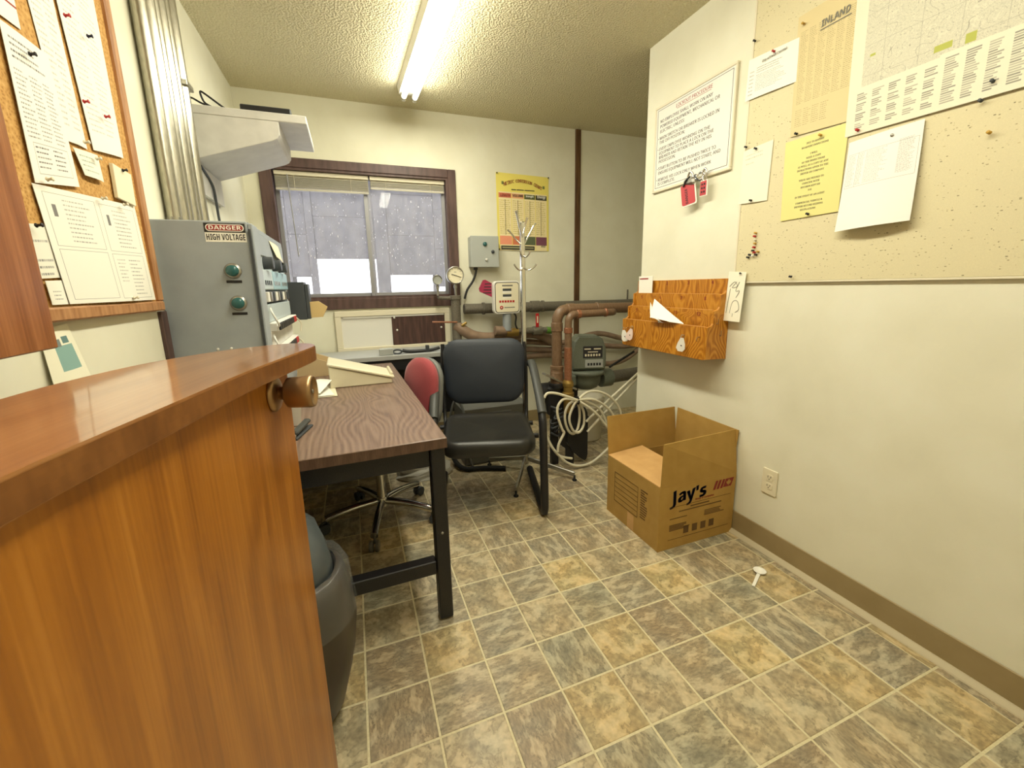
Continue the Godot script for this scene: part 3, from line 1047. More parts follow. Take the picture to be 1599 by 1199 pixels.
func coat_stand():
	var p := v(0.484, 0, -0.715)
	var c := thing("coat_stand", "slim chrome coat stand with curved hooks behind the black chair", "coat stand", p)
	var s := start()
	box(s, p + v(0, 0.81, 0), v(0.027, 1.50, 0.027), 0.005)
	obj("pole", s, M.chrome, c)
	for q in [[-0.045, 1.47, 0.02, 0.145, 0.008], [0.028, 1.49, 0.015, 0.09, 0.007], [0.092, 1.42, -0.01, 0.135, 0.005], [-0.085, 1.42, -0.02, 0.095, 0.005]]:
		pipe("upper_hook", smooth_path([p + v(0, q[1], 0.01), p + v(q[0] * 0.45, q[1] + q[3] * 0.45, q[2] * 0.5), p + v(q[0] * 0.8, q[1] + q[3] * 0.85, q[2] * 0.8), p + v(q[0], q[1] + q[3], q[2])], 4), q[4], M.chrome, c, 8)
	for q in [[-0.045, 1.295, 0.03], [0.05, 1.295, 0.03], [0.02, 1.37, 0.04], [-0.022, 1.37, 0.04]]:
		pipe("lower_hook", smooth_path([p + v(0, q[1], 0.01), p + v(q[0] * 0.6, q[1] - 0.012, q[2] * 0.6), p + v(q[0] * 1.2, q[1] + 0.004, q[2]), p + v(q[0] * 1.5, q[1] + 0.022, q[2] * 1.1)], 4), 0.0045, M.chrome, c, 8)
	s = start()
	rod(s, p + v(0, 0.05, 0), p + v(0, 0.11, 0), 0.022, 14)
	obj("collar", s, M.steel, c)
	for q in [v(0.30, 0, -0.416), v(0.707, 0, -0.462), v(0.29, 0, -0.89)]:
		var d: Vector3 = (q - p).normalized()
		s = start()
		var a: Vector3 = p + d * 0.015 + v(0, 0.088, 0)
		var b: Vector3 = q + v(0, 0.042, 0)
		var m: Vector3 = (a + b) * 0.5
		box(s, m, v(0.014, 0.03, (b - a).length()), 0.003, Basis.looking_at((b - a).normalized()))
		var leg := obj("leg", s, M.steel, c)
		s = start()
		lathe(s, [Vector2(0, 0), Vector2(0.014, 0), Vector2(0.015, 0.006), Vector2(0.007, 0.012), Vector2(0.006, 0.034), Vector2(0, 0.034)], 14, Transform3D(Basis(), q))
		obj("rubber_foot", s, M.rubber, leg)

func waste_bin():
	var at := v(-0.722, 0, 0.525)
	var b := own("waste_bin", "dark grey waste bin with a clear liner between the door and the desk", "bin", at)
	var s := start()
	lathe(s, [Vector2(0, 0.0), Vector2(0.08, 0.0), Vector2(0.084, 0.006), Vector2(0.128, 0.43), Vector2(0.136, 0.434), Vector2(0.136, 0.445), Vector2(0.126, 0.447), Vector2(0.082, 0.02), Vector2(0, 0.016)], 32)
	obj("bucket", s, M.bin, b)
	var r := RandomNumberGenerator.new()
	r.seed = 12
	var puff := func(prof: Array, wob: float):
		var st := start()
		st.set_smooth_group(0)
		var rings := []
		for q in prof:
			var ring := []
			for k in 28:
				var a := TAU * k / 28.0
				var rr: float = q[0] * (1.0 + wob * r.randf_range(-1, 1))
				ring.append(v(cos(a) * rr, q[1] + r.randf_range(-0.004, 0.004) + q[2] * (-sin(a) * 0.8 - cos(a) * 0.6), sin(a) * rr))
			rings.append(ring)
		for k in rings.size() - 1:
			for j in 28:
				var i := (j + 1) % 28
				tri(st, rings[k][j], rings[k][i], rings[k + 1][i])
				tri(st, rings[k][j], rings[k + 1][i], rings[k + 1][j])
		return st
	obj("inner_bag", puff.call([[0.10, 0.30, 0.0], [0.122, 0.448, 0.004], [0.118, 0.50, 0.03], [0.104, 0.56, 0.05], [0.06, 0.585, 0.04], [0.004, 0.57, 0.0]], 0.02), mat(rgb(70, 76, 78), 0.35), b)
	obj("bag_skirt", puff.call([[0.130, 0.452, 0.0], [0.150, 0.44, 0.0], [0.160, 0.38, 0.0], [0.172, 0.30, 0.0], [0.165, 0.22, 0.0], [0.145, 0.12, 0.0], [0.12, 0.03, 0.0]], 0.03), mat(rgb(58, 50, 40), 0.35), b)
	obj("liner", puff.call([[0.124, 0.44, 0.0], [0.132, 0.462, 0.004], [0.152, 0.465, 0.004], [0.164, 0.44, 0.0], [0.170, 0.38, 0.0], [0.178, 0.33, 0.0]], 0.012), M.bag, b)

# ---------------------------------------------------------------- left wall
func electric_cabinet():
	var c := thing("electrical_cabinet", "grey steel high voltage control cabinet on the left wall", "cabinet", v(-0.93, 0.74, -0.43))
	var x0 := XL + 0.004
	var s := start()
	# shell with an open front
	span(s, x0, -0.80, 0.74, 1.425, -0.075, -0.06, 0.003)
	span(s, x0, -0.80, 0.74, 1.425, -0.83, -0.815, 0.003)
	span(s, x0, -0.80, 1.41, 1.425, -0.815, -0.075)
	span(s, x0, -0.80, 0.74, 0.755, -0.815, -0.075)
	span(s, x0, x0 + 0.012, 0.755, 1.41, -0.815, -0.075)
	obj("shell", s, M.grey, c)
	slab("front_flange", -0.80, -0.785, 0.74, 1.42, -0.15, -0.062, M.grey, c, 0.003)
	slab("hinge_strip", -0.797, -0.79, 0.78, 1.40, -0.058, -0.05, M.dark_grey, c)
	for q in [[-0.86, 1.262], [-0.857, 1.152]]:
		s = start()
		lathe(s, [Vector2(0, 0), Vector2(0.021, 0), Vector2(0.022, 0.004), Vector2(0.019, 0.006), Vector2(0.018, 0.022), Vector2(0.015, 0.025), Vector2(0, 0.026)], 24, along(v(q[0], q[1], -0.0605), v(0, 0, 1)))
		var kn := obj("knob", s, M.teal, c)
		s = start()
		lathe(s, [Vector2(0.019, 0), Vector2(0.026, 0), Vector2(0.026, 0.005), Vector2(0.019, 0.008)], 24, along(v(q[0], q[1], -0.0605), v(0, 0, 1)))
		obj("bezel", s, M.steel, kn)
		slab("name_strip", q[0] - 0.024, q[0] + 0.022, q[1] - 0.041, q[1] - 0.032, -0.0605, -0.0585, M.black, c)
	for q in [-0.94, -0.90]:
		s = start()
		lathe(s, [Vector2(0.005, 0), Vector2(0.004, 0.003), Vector2(0, 0.004)], 8, along(v(q, 0.995, -0.0605), v(0, 0, 1)))
		obj("rivet", s, M.white, c)
	# warning sign on the near side
	var sg := slab("warning_sign", -0.925, -0.806, 1.357, 1.418, -0.0605, -0.059, M.paper, c)
	sg.set_meta("label", "danger high voltage sticker")
	slab("danger_band", -0.925, -0.806, 1.388, 1.418, -0.0592, -0.0583, M.black, sg)
	s = start()
	prism(s, round_rect(0.111, 0.023, 0.0112, 6), 0, 0.0007, Transform3D(Basis(), v(-0.8655, 1.403, -0.0583)))
	obj("danger_rim", s, M.paper, sg)
	s = start()
	prism(s, round_rect(0.105, 0.018, 0.0088, 6), 0, 0.0006, Transform3D(Basis(), v(-0.8655, 1.403, -0.0576)))
	obj("danger_oval", s, M.ink_red, sg)
	words("lettering", "DANGER", 0.0125, v(-0.8655, 1.403, -0.0567), Basis(), M.paper, sg, sans_bold, HORIZONTAL_ALIGNMENT_CENTER, 1.35)
	words("lettering", "HIGH VOLTAGE", 0.019, v(-0.8655, 1.3725, -0.0587), Basis(), M.ink, sg, sans_bold, HORIZONTAL_ALIGNMENT_CENTER, 0.60)
	# what fills the open front, from the top down
	var f := -0.795
	slab("top_plate", -0.84, f, 1.325, 1.408, -0.80, -0.15, M.grey, c, 0.003)
	var tagp := start()
	sheet(tagp, [v(f + 0.001, 1.40, -0.42), v(f + 0.001, 1.395, -0.66), v(f + 0.012, 1.30, -0.70), v(f + 0.012, 1.34, -0.50)], Vector3.RIGHT, 0.01)
	obj("paper_tag", tagp, M.paper_cream, c)
	for z in [-0.28, -0.48, -0.64]:
		s = start()
		rod(s, v(f - 0.01, 1.30, z), v(f + 0.03, 1.30, z), 0.024, 16)
		obj("relay", s, M.dark_grey, c)
	slab("relay_plate", -0.86, f - 0.006, 1.275, 1.325, -0.80, -0.15, M.pale_blue, c)
	for k in 3:
		var z0 := -0.16 - 0.212 * k
		var md := slab("controller_module", -0.87, f + 0.006, 1.195, 1.273, z0 - 0.208, z0, [M.pale_blue, M.blue_lit, M.blue_lit][k], c, 0.004)
		for j in 4:
			slab("slot", f + 0.006, f + 0.008, 1.215, 1.232, z0 - 0.05 - 0.04 * j, z0 - 0.03 - 0.04 * j, M.dark_grey if k == 0 else M.steel, md)
	slab("wiring_tray", -0.87, f - 0.008, 1.145, 1.192, -0.80, -0.15, M.dark_grey, c)
	for k in 9:
		var z := -0.2 - 0.064 * k
		slab("breaker", f - 0.009, f + 0.012, 1.150, 1.188, z - 0.02, z + 0.014, [M.white, M.steel, M.dark_grey][k % 3], c, 0.002)
	for row in 2:
		var y := 1.035 - 0.105 * row
		slab("device_plate", -0.87, f + 0.004, y + 0.035, y + 0.105, -0.80, -0.16, M.pale_blue if row == 0 else M.shelf, c, 0.003)
		var strip := slab("terminal_strip", -0.87, f + 0.028, y, y + 0.034, -0.80, -0.2, M.white, c, 0.003)
		for k in 11:
			var z := -0.235 - 0.048 * k
			slab("terminal", f + 0.028, f + 0.036, y + 0.003, y + 0.031, z - 0.019, z + 0.017, M.black if k < 9 else M.red, strip, 0.002)
		pipe("wire", smooth_path([v(f + 0.03, y + 0.02, -0.21), v(f + 0.035, y + 0.03, -0.18), v(f + 0.02, y + 0.075, -0.165), v(f + 0.01, y + 0.09, -0.2)], 4), 0.004, M.white, c, 6)
		pipe("wire", smooth_path([v(f + 0.034, y + 0.02, -0.74), v(f + 0.05, y - 0.01, -0.77), v(f + 0.045, y - 0.05, -0.76)], 4), 0.0035, M.cream, c, 6)
	slab("lower_plate", -0.87, f, 0.76, 0.925, -0.80, -0.16, M.grey, c)
	# junction box beyond the cabinet
	var j := thing("junction_box", "dark grey wall box beyond the open cabinet below the window corner", "box", v(-0.8, 1.03, -0.93))
	slab("body", -0.80, -0.722, 1.035, 1.236, -1.0, -0.87, M.dark_grey, j, 0.003)
	slab("cover", -0.722, -0.704, 1.038, 1.225, -0.995, -0.875, M.dark_grey, j, 0.003)
	slab("bracket", x0, -0.80, 1.05, 1.10, -0.96, -0.91, M.dark_grey, j)
	loose()
	s = start()
	prism(s, [Vector2(-0.722, 1.128), Vector2(-0.66, 1.132), Vector2(-0.617, 1.10), Vector2(-0.645, 1.045), Vector2(-0.722, 1.042)], -0.900, -0.894, Transform3D(), 0.001)
	tag(obj("folder", s, mat(rgb(206, 178, 122), 0.8)), "tan card folder sticking out beside the dark wall box", "folder")

func conduits():
	var zs := [-0.225, -0.285, -0.342, -0.400, -0.458, -0.520]
	var rs := [0.022, 0.026, 0.024, 0.026, 0.024, 0.027]
	var which := ["nearest the cork board", "second from the cork board", "third from the cork board", "fourth from the cork board", "fifth from the cork board", "farthest from the cork board"]
	for k in 6:
		var x: float = XL + rs[k] + 0.004
		var t := thing("conduit", "bare metal conduit pipe running up the left wall, " + which[k], "conduit", v(x, 1.426, zs[k]), 0.0, "metal conduits above the cabinet")
		var s := start()
		rod(s, v(x, 1.44, zs[k]), v(x, CEIL - 0.002, zs[k]), rs[k], 16)
		obj("pipe", s, M.galv, t)
		s = start()
		rod(s, v(x, 1.426, zs[k]), v(x, 1.455, zs[k]), rs[k] + 0.002, 6)
		obj("lock_nut", s, M.steel, t)
		if k == 5:
			slab("strap", XL + 0.001, XL + 2 * rs[k] + 0.008, 1.99, 2.01, zs[k] - rs[k] - 0.02, zs[k] + rs[k] + 0.003, M.steel, t, 0.002)

func white_shelf():
	var t := thing("wall_shelf", "white wall shelf on a boxed wedge bracket near the window corner", "shelf", v(-1.0, 1.74, -0.8))
	slab("board", XL + 0.002, -0.608, 1.927, 1.962, -1.02, -0.60, M.shelf, t, 0.003)
	var s := start()
	prism(s, [Vector2(XL + 0.002, 1.927), Vector2(XL + 0.002, 1.742), Vector2(-0.755, 1.846), Vector2(-0.735, 1.857), Vector2(-0.724, 1.874), Vector2(-0.722, 1.927)], -1.0, -0.602, Transform3D(), 0.002)
	obj("bracket", s, M.shelf, t)
	slab("cleat", XL + 0.001, XL + 0.02, 1.62, 1.742, -0.99, -0.63, M.shelf, t)
	var r := thing("network_box", "flat black electronic box lying on the white wall shelf", "electronics", v(-0.78, 1.962, -0.74))
	slab("case", -0.878, -0.674, 1.9625, 2.012, -0.80, -0.68, M.dark_grey, r, 0.004)
	slab("front_panel", -0.873, -0.68, 1.966, 2.008, -0.68, -0.678, M.black, r)
	loose()
	s = start()
	tube(s, smooth_path([v(-1.068, 1.985, -0.63), v(-1.045, 1.995, -0.63), v(-1.01, 1.978, -0.63), v(-0.975, 1.970, -0.64), v(-1.0, 1.985, -0.635), v(-1.008, 2.022, -0.63), v(-0.985, 2.010, -0.63), v(-0.935, 1.975, -0.64), v(-0.91, 1.968, -0.67), v(-0.95, 1.968, -0.72)], 5), 0.004, 6)
	tag(obj("black_cable", s, M.black), "black cable looped on top of the white wall shelf", "cable")
	s = start()
	tube(s, smooth_path([v(XL + 0.022, 1.735, -0.66), v(XL + 0.024, 1.715, -0.72), v(XL + 0.024, 1.70, -0.765), v(XL + 0.03, 1.66, -0.785), v(XL + 0.02, 1.55, -0.84), v(XL + 0.02, 1.43, -0.865)], 4), 0.006, 8)
	tag(obj("wall_cable", s, M.dark_grey), "dark cable dropping from under the white shelf to the cabinet", "cable")

func pin(at: Vector3, nrm: Vector3, m: Material, label: String, group: String):
	loose()
	var s := start()
	var d := (nrm + v(0, 0.12, 0)).normalized()
	lathe(s, [Vector2(0, 0), Vector2(0.0016, 0), Vector2(0.0045, 0.002), Vector2(0.0045, 0.0034), Vector2(0.0026, 0.0045), Vector2(0.0026, 0.0095), Vector2(0.0045, 0.011), Vector2(0.004, 0.0125), Vector2(0, 0.013)], 12, along(at, d))
	tag(obj("push_pin", s, m), label, "push pin", group)

func paper(called: String, label: String, c: Array, nrm: Vector3, m: Material, group: String, curl := 0.002, lift := 0.0) -> MeshInstance3D:
	loose()
	var s := start()
	sheet(s, c, nrm, curl, lift)
	var o := obj(called, s, m)
	tag(o, label, "paper", group)
	return o

func left_board():
	var x := XL + 0.018
	var b := thing("cork_board", "oak framed cork notice board covered in papers on the left wall", "board", v(XL, 1.14, 0.5))
	slab("cork", XL + 0.001, x - 0.003, 1.165, 2.30, 0.02, 1.15, M.cork, b)
	slab("frame_rail", XL + 0.001, x + 0.008, 1.137, 1.167, -0.01, 1.18, M.oak, b, 0.004)
	slab("frame_rail", XL + 0.001, x + 0.008, 2.30, 2.33, -0.01, 1.18, M.oak, b, 0.004)
	slab("frame_stile", XL + 0.001, x + 0.008, 1.167, 2.30, -0.01, 0.022, M.oak, b, 0.004)
	slab("frame_stile", XL + 0.001, x + 0.008, 1.167, 2.30, 1.148, 1.18, M.oak, b, 0.004)
	var n := Vector3.RIGHT
	var P := func(z, y, o := 0.0): return v(x - 0.001 + o, y, z)
	var wt := rgb(238, 235, 224)
	var ink := rgb(60, 58, 60)
	var gr := "papers pinned to the cork board"
	var list := page(200, 300, wt, ink, [[20, 20, 150, 40, 12, 0.8, 1], [14, 80, 170, 130, 9, 0.6, 3], [30, 225, 140, 50, 10, 0.8, 2]], 3, [[24, 218, 150, 62, 0]])
	paper("printed_list", "long white printed list hanging left of the other lists on the cork board", [P.call(0.49, 1.70, 0.004), P.call(0.352, 1.70, 0.004), P.call(0.336, 1.437, 0.004), P.call(0.493, 1.412, 0.004)], n, list, gr, 0.004)
	paper("printed_list", "narrow white list partly behind the long list on the cork board", [P.call(0.39, 1.95), P.call(0.28, 1.95), P.call(0.257, 1.54), P.call(0.345, 1.535)], n, page(160, 300, wt, ink, [[14, 20, 130, 260, 9, 0.35, 2]], 4), gr, 0.003)
	paper("printed_list", "white list reaching the right frame at the top of the cork board", [P.call(0.275, 1.96, 0.002), P.call(0.075, 1.96, 0.002), P.call(0.074, 1.569, 0.002), P.call(0.232, 1.546, 0.002)], n, page(220, 330, wt, ink, [[20, 20, 180, 280, 10, 0.3, 2]], 5), gr, 0.004)
	paper("printed_list", "upper left sheet with red lines at the top of the cork board", [P.call(0.66, 1.93), P.call(0.42, 1.93), P.call(0.42, 1.715), P.call(0.66, 1.70)], n, page(240, 220, wt, ink, [[20, 20, 200, 150, 12, 0.5, 2]], 6, [[0, 180, 240, 4, rgb(150, 50, 40)]]), gr, 0.003)
	paper("handwritten_note", "small slanted handwritten note in the middle of the cork board", [P.call(0.333, 1.524, 0.006), P.call(0.228, 1.535, 0.006), P.call(0.222, 1.473, 0.006), P.call(0.306, 1.470, 0.006)], n, page(120, 80, rgb(234, 232, 216), rgb(60, 90, 80), [[14, 16, 90, 50, 14, 0.5, 1]], 7), gr, 0.004)
	loose()
	var s := start()
	box(s, v(x + 0.005, 1.487, 0.118), v(0.009, 0.088, 0.10), 0.001, Basis(Vector3.RIGHT, -0.05))
	tag(obj("note_pad", s, M.paper_cream), "small thick cream note pad beside the right frame of the cork board", "note pad", gr)
	var fr := [[16, 16, 140, 150, 0], [172, 18, 140, 150, 0], [16, 176, 140, 150, 0], [172, 178, 138, 150, 0], [30, 48, 10, 34, rgb(120, 118, 116)], [190, 50, 10, 34, rgb(120, 118, 116)]]
	paper("form_sheet", "large white sheet with four form panels along the bottom of the cork board", [P.call(0.50, 1.41, 0.002), P.call(0.062, 1.442, 0.002), P.call(0.047, 1.172, 0.006), P.call(0.474, 1.172, 0.006)], n, page(328, 340, rgb(236, 234, 222), ink, [[60, 30, 84, 120, 13, 0.42, 1], [215, 32, 84, 120, 13, 0.42, 1], [186, 195, 40, 80, 12, 0.3, 1], [235, 195, 64, 120, 13, 0.42, 1]], 8, fr), gr, 0.006)
	paper("handwritten_note", "small white handwritten note under the left edge of the form sheet", [P.call(0.545, 1.328, 0.001), P.call(0.484, 1.333, 0.001), P.call(0.474, 1.228, 0.001), P.call(0.54, 1.224, 0.001)], n, page(100, 140, rgb(232, 230, 216), rgb(80, 80, 84), [[10, 40, 84, 20, 20, 0.5, 1], [10, 90, 84, 40, 18, 0.6, 1]], 9), gr, 0.003)
	paper("handwritten_note", "lowest small white note at the left end of the cork board frame", [P.call(0.53, 1.22, 0.003), P.call(0.476, 1.222, 0.003), P.call(0.472, 1.172, 0.003), P.call(0.525, 1.172, 0.003)], n, page(100, 140, rgb(236, 234, 222), rgb(80, 80, 84), [[20, 60, 60, 60, 22, 0.5, 1]], 10), gr, 0.004)
	# below the board, taped on the wall
	loose()
	s = start()
	sheet(s, [v(XL + 0.001, 1.125, 0.552), v(XL + 0.001, 1.13, 0.455), v(XL + 0.012, 0.985, 0.425), v(XL + 0.012, 0.985, 0.56)], n, 0.006)
	tag(obj("picture_print", s, page(120, 160, rgb(232, 229, 206), rgb(60, 60, 60), [[20, 140, 80, 14, 8, 0.7, 1]], 14, [[34, 46, 66, 60, rgb(132, 168, 162)], [40, 30, 18, 18, rgb(120, 130, 128)], [66, 26, 26, 16, rgb(96, 128, 128)]])), "pale print with a teal picture taped to the wall below the cork board", "paper")
	var pins := [[0.272, 1.821, M.red, "red push pin holding the white list beside the right frame"], [0.18, 1.824, M.ink_navy, "blue push pin in the white list near the right frame"], [0.264, 1.645, M.red, "red push pin at the middle of the upper lists"], [0.169, 1.645, M.red, "red push pin low on the list beside the right frame"], [0.118, 1.527, M.black, "black push pin in the thick note pad"], [0.475, 1.423, M.cream, "cream push pin in the top left corner of the form sheet"], [0.299, 1.545, M.cream, "cream push pin above the slanted handwritten note"], [0.258, 1.520, M.cream, "cream push pin in the slanted handwritten note"], [0.27, 1.425, M.cream, "cream push pin in the middle of the form sheet top"], [0.16, 1.43, M.cream, "cream push pin near the right top of the form sheet"], [0.536, 1.325, M.black, "black push pin in the small note left of the form sheet"], [0.44, 1.665, M.ink, "dark push pin in the long printed list"], [0.205, 1.18, M.cream, "cream push pin at the bottom of the form sheet"]]
	for q in pins:
		pin(v(x + (0.012 if q[2] != M.black else 0.009), q[1], q[0]), n, q[2], q[3], "push pins on the cork board")

# ---------------------------------------------------------------- right wall
func map_page() -> StandardMaterial3D:
	var bg := rgb(226, 222, 200)
	var img := Image.create(640, 512, false, Image.FORMAT_RGB8)
	img.fill(bg)
	var n := FastNoiseLite.new()
	n.seed = 8
	n.frequency = 0.02
	n.fractal_octaves = 4
	var roads := FastNoiseLite.new()
	roads.seed = 19
	roads.frequency = 0.009
	roads.fractal_octaves = 2
	for y in 394:
		for x in range(30, 640):
			if y > 388 and x > 190:
				continue
			var k := n.get_noise_2d(x, y)
			var c := bg.lerp(rgb(150, 148, 134), clampf(0.10 + 0.35 * absf(fmod(k * 9.0, 1.0)), 0, 0.4))
			if absf(fmod(roads.get_noise_2d(x, y) * 5.0, 1.0)) < 0.03:
				c = c.lerp(rgb(120, 116, 104), 0.5)
			if x % 74 == 0 or y % 74 == 0:
				c = c.lerp(rgb(140, 136, 122), 0.4)
			img.set_pixel(x, y, c)
	for q in [[178, 366, 32, 14], [232, 366, 18, 20], [44, 320, 12, 6]]:
		img.fill_rect(Rect2i(q[0], q[1], q[2], q[3]), rgb(174, 178, 82))
	var r := RandomNumberGenerator.new()
	r.seed = 2
	for c in 17:
		var y0 := 404 if c < 5 else 400
		for row in range(y0, 496, 5):
			if c < 5 and (row / 5) % 5 == 0:
				continue
			var w := r.randi_range(10, 22)
			img.fill_rect(Rect2i(22 + c * 36, row, w + 4, 3), bg.lerp(rgb(110, 108, 100), r.randf_range(0.3, 0.75)))
	img.generate_mipmaps()
	var m := mat(Color.WHITE, 0.7)
	m.albedo_texture = ImageTexture.create_from_image(img)
	return m

func right_board():
	var x := XR - 0.012
	var b := thing("notice_board", "large cream fibreboard notice panel on the right wall", "board", v(XR, 1.19, 1.0))
	slab("panel", x, XR - 0.0005, 1.19, CEIL - 0.03, 0.212, 2.3, M.fibre, b, 0.001)
	slab("edge_strip", x - 0.0015, XR - 0.0005, 1.188, CEIL - 0.03, 0.203, 0.2118, M.cream, b, 0.001)
	slab("edge_strip", x - 0.001, XR - 0.0005, 1.183, 1.1898, 0.212, 2.3, M.cream, b, 0.001)
	var n := Vector3.LEFT
	var P := func(z, y, o := 0.0): return v(x - 0.0006 - o, y, z)
	var gr := "papers pinned to the fibreboard panel"
	var ink := rgb(70, 68, 64)
	paper("map_sheet", "large road map with printed tables at the top right of the fibreboard panel", [P.call(0.592, 2.28, 0.005), P.call(1.42, 2.28, 0.005), P.call(1.40, 1.645, 0.004), P.call(0.614, 1.664, 0.004)], n, map_page(), gr, 0.003)
	var il := paper("price_list", "tan printed column list between the white form and the road map", [P.call(0.398, 2.135, 0.002), P.call(0.62, 2.135, 0.002), P.call(0.622, 1.715, 0.002), P.call(0.412, 1.727, 0.002)], n, page(240, 420, rgb(214, 198, 152), rgb(120, 108, 78), [[16, 60, 210, 250, 6, 0.55, 6], [16, 330, 140, 60, 7, 0.55, 4]], 22), gr, 0.002)
	words("lettering", "INLAND", 0.021, v(x - 0.006, 2.066, 0.488), ON_RIGHT, M.ink_grey, il, slant_bold, HORIZONTAL_ALIGNMENT_LEFT, 0.84)
	loose()
	slab("underline", x - 0.0060, x - 0.0054, 2.048, 2.051, 0.486, 0.586, M.ink_grey, il)
	var pf := paper("printed_form", "white printed form with a red pin at the top left of the fibreboard panel", [P.call(0.197, 2.085, 0.003), P.call(0.41, 2.066, 0.003), P.call(0.414, 1.918, 0.003), P.call(0.192, 1.932, 0.003)], n, page(300, 220, rgb(238, 235, 224), ink, [[60, 60, 180, 30, 12, 0.6, 1], [16, 70, 34, 130, 20, 0.5, 1], [60, 100, 210, 90, 9, 0.55, 1]], 23), gr, 0.004)
	words("lettering", "City of Swift Current", 0.0085, v(x - 0.0095, 2.052, 0.315), ON_RIGHT, M.ink_grey, pf, serif_bold, HORIZONTAL_ALIGNMENT_CENTER, 0.85)
	var ym: Material = M.yellow_paper
	var ys := paper("yellow_notice", "yellow typed notice pinned in the middle of the fibreboard panel", [P.call(0.397, 1.712, 0.003), P.call(0.622, 1.712, 0.003), P.call(0.622, 1.425, 0.003), P.call(0.408, 1.422, 0.003)], n, ym, gr, 0.0)
	var yt := [["DUE TO RECENT", 1.686], ["ROADSIDE INSPECTIONS", 1.673], ["I WILL", 1.647], ["NEED A COPY", 1.634], ["OF THE INSPECTIONS", 1.621], ["AS WELL AS A COPY OF ANY", 1.608], ["INFRACTIONS GIVEN TO THE", 1.595], ["DRIVER OR COMPANY", 1.582], ["THESE ARE NEEDED TO", 1.559], ["COINCIDE WITH", 1.546], ["RECORDS KEPT BY", 1.533], ["SGI", 1.520], ["IN THE EVENT OF AN AUDIT", 1.500], ["COMMERCIAL VEHICLE &", 1.478], ["DRIVERS RECORD KEEPING", 1.465], ["REGULATIONS", 1.452]]
	for q in yt:
		words("lettering", q[0], 0.0062, v(x - 0.0044, q[1], 0.512), ON_RIGHT, M.ink, ys, serif_bold, HORIZONTAL_ALIGNMENT_CENTER, 0.88)
	paper("printed_table", "white page with a grey table curling off the fibreboard panel", [P.call(0.632, 1.642, 0.006), P.call(0.834, 1.648, 0.006), P.call(0.845, 1.362, 0.012), P.call(0.632, 1.354, 0.012)], n, page(280, 380, rgb(236, 234, 228), rgb(96, 94, 96), [[14, 62, 36, 130, 5, 0.95, 1], [56, 62, 26, 130, 5, 0.95, 1], [86, 62, 100, 130, 5, 0.8, 1], [206, 50, 62, 130, 4, 0.9, 1]], 24, [[10, 56, 260, 140, 0], [52, 56, 1, 140, rgb(120, 118, 118)]]), gr, 0.016, 0.012)
	paper("handwritten_note", "small white handwritten slip near the left edge of the fibreboard panel", [P.call(0.206, 1.735, 0.002), P.call(0.342, 1.742, 0.002), P.call(0.338, 1.514, 0.002), P.call(0.199, 1.522, 0.002)], n, page(140, 230, rgb(234, 230, 208), rgb(130, 128, 116), [[14, 24, 110, 30, 15, 0.35, 1], [20, 60, 60, 10, 15, 0.3, 1]], 25), gr, 0.003)
	var tp := paper("hanging_card", "narrow white card with big scribbled marks hanging from the board corner", [P.call(0.185, 1.237, 0.008), P.call(0.277, 1.231, 0.008), P.call(0.273, 1.013, 0.02), P.call(0.183, 1.015, 0.02)], n, page(100, 240, rgb(236, 232, 212), rgb(150, 148, 136), [], 26), gr, 0.002)
	for q in [[[0.20, 1.17], [0.225, 1.19], [0.24, 1.17], [0.215, 1.165], [0.235, 1.19]], [[0.205, 1.16], [0.20, 1.10], [0.197, 1.05]], [[0.25, 1.19], [0.235, 1.15], [0.255, 1.15], [0.24, 1.12]], [[0.215, 1.05], [0.225, 1.10], [0.25, 1.105], [0.262, 1.07], [0.245, 1.055]], [[0.232, 1.05], [0.232, 1.035]]]:
		var s := start()
		loose()
		var pts := []
		for p in q:
			pts.append(v(x - 0.0095 - 0.012 * (1.234 - p[1]) / 0.22 - 0.002, p[1], p[0]))
		tube(s, smooth_path(pts, 4), 0.0011, 4)
		obj("pen_stroke", s, M.ink_grey, tp)
	var pg := "push pins on the fibreboard panel"
	for q in [[0.313, 2.064, M.red, "red push pin holding the white printed form"], [0.425, 2.10, M.amber, "amber push pin in the top left corner of the tan list"], [0.222, 2.143, M.black, "black push pin at the upper left edge of the fibreboard panel"], [0.441, 1.73, M.black, "black push pin at the bottom left of the tan list"], [0.533, 1.697, M.amber, "amber push pin at the top of the yellow notice"], [0.655, 1.674, M.red, "red push pin at the bottom left corner of the road map"], [0.222, 1.747, M.black, "black push pin at the left edge beside the small slip"], [0.270, 1.728, M.black, "black push pin at the top of the small slip"], [0.268, 1.526, M.black, "black push pin at the bottom of the small slip"], [0.519, 1.432, M.ink, "dark push pin at the bottom of the yellow notice"], [0.760, 1.625, M.steel, "grey push pin at the top of the curling white page"], [0.970, 1.690, M.dark_grey, "dark grey push pin in the road map tables"], [0.953, 1.650, M.dark_grey, "dark grey push pin on the lower edge of the road map"], [0.982, 1.563, M.amber, "olive push pin in bare board below the road map"], [0.251, 1.225, M.black, "black push pin holding the narrow scribbled card"], [0.48, 1.205, M.ink, "small dark push pin near the lower edge of the board"]]:
		pin(v(x - 0.006, q[1], q[0]), n, q[2], q[3], pg)
	var mats := [M.amber, M.red, M.cream, M.amber, M.red, M.black, M.red, M.black, M.black, M.amber, M.white, M.black]
	var spots := [[0.301, 1.390], [0.298, 1.377], [0.302, 1.362], [0.303, 1.347], [0.300, 1.332], [0.296, 1.318], [0.303, 1.310], [0.282, 1.302], [0.312, 1.300], [0.320, 1.312], [0.297, 1.296], [0.274, 1.292]]
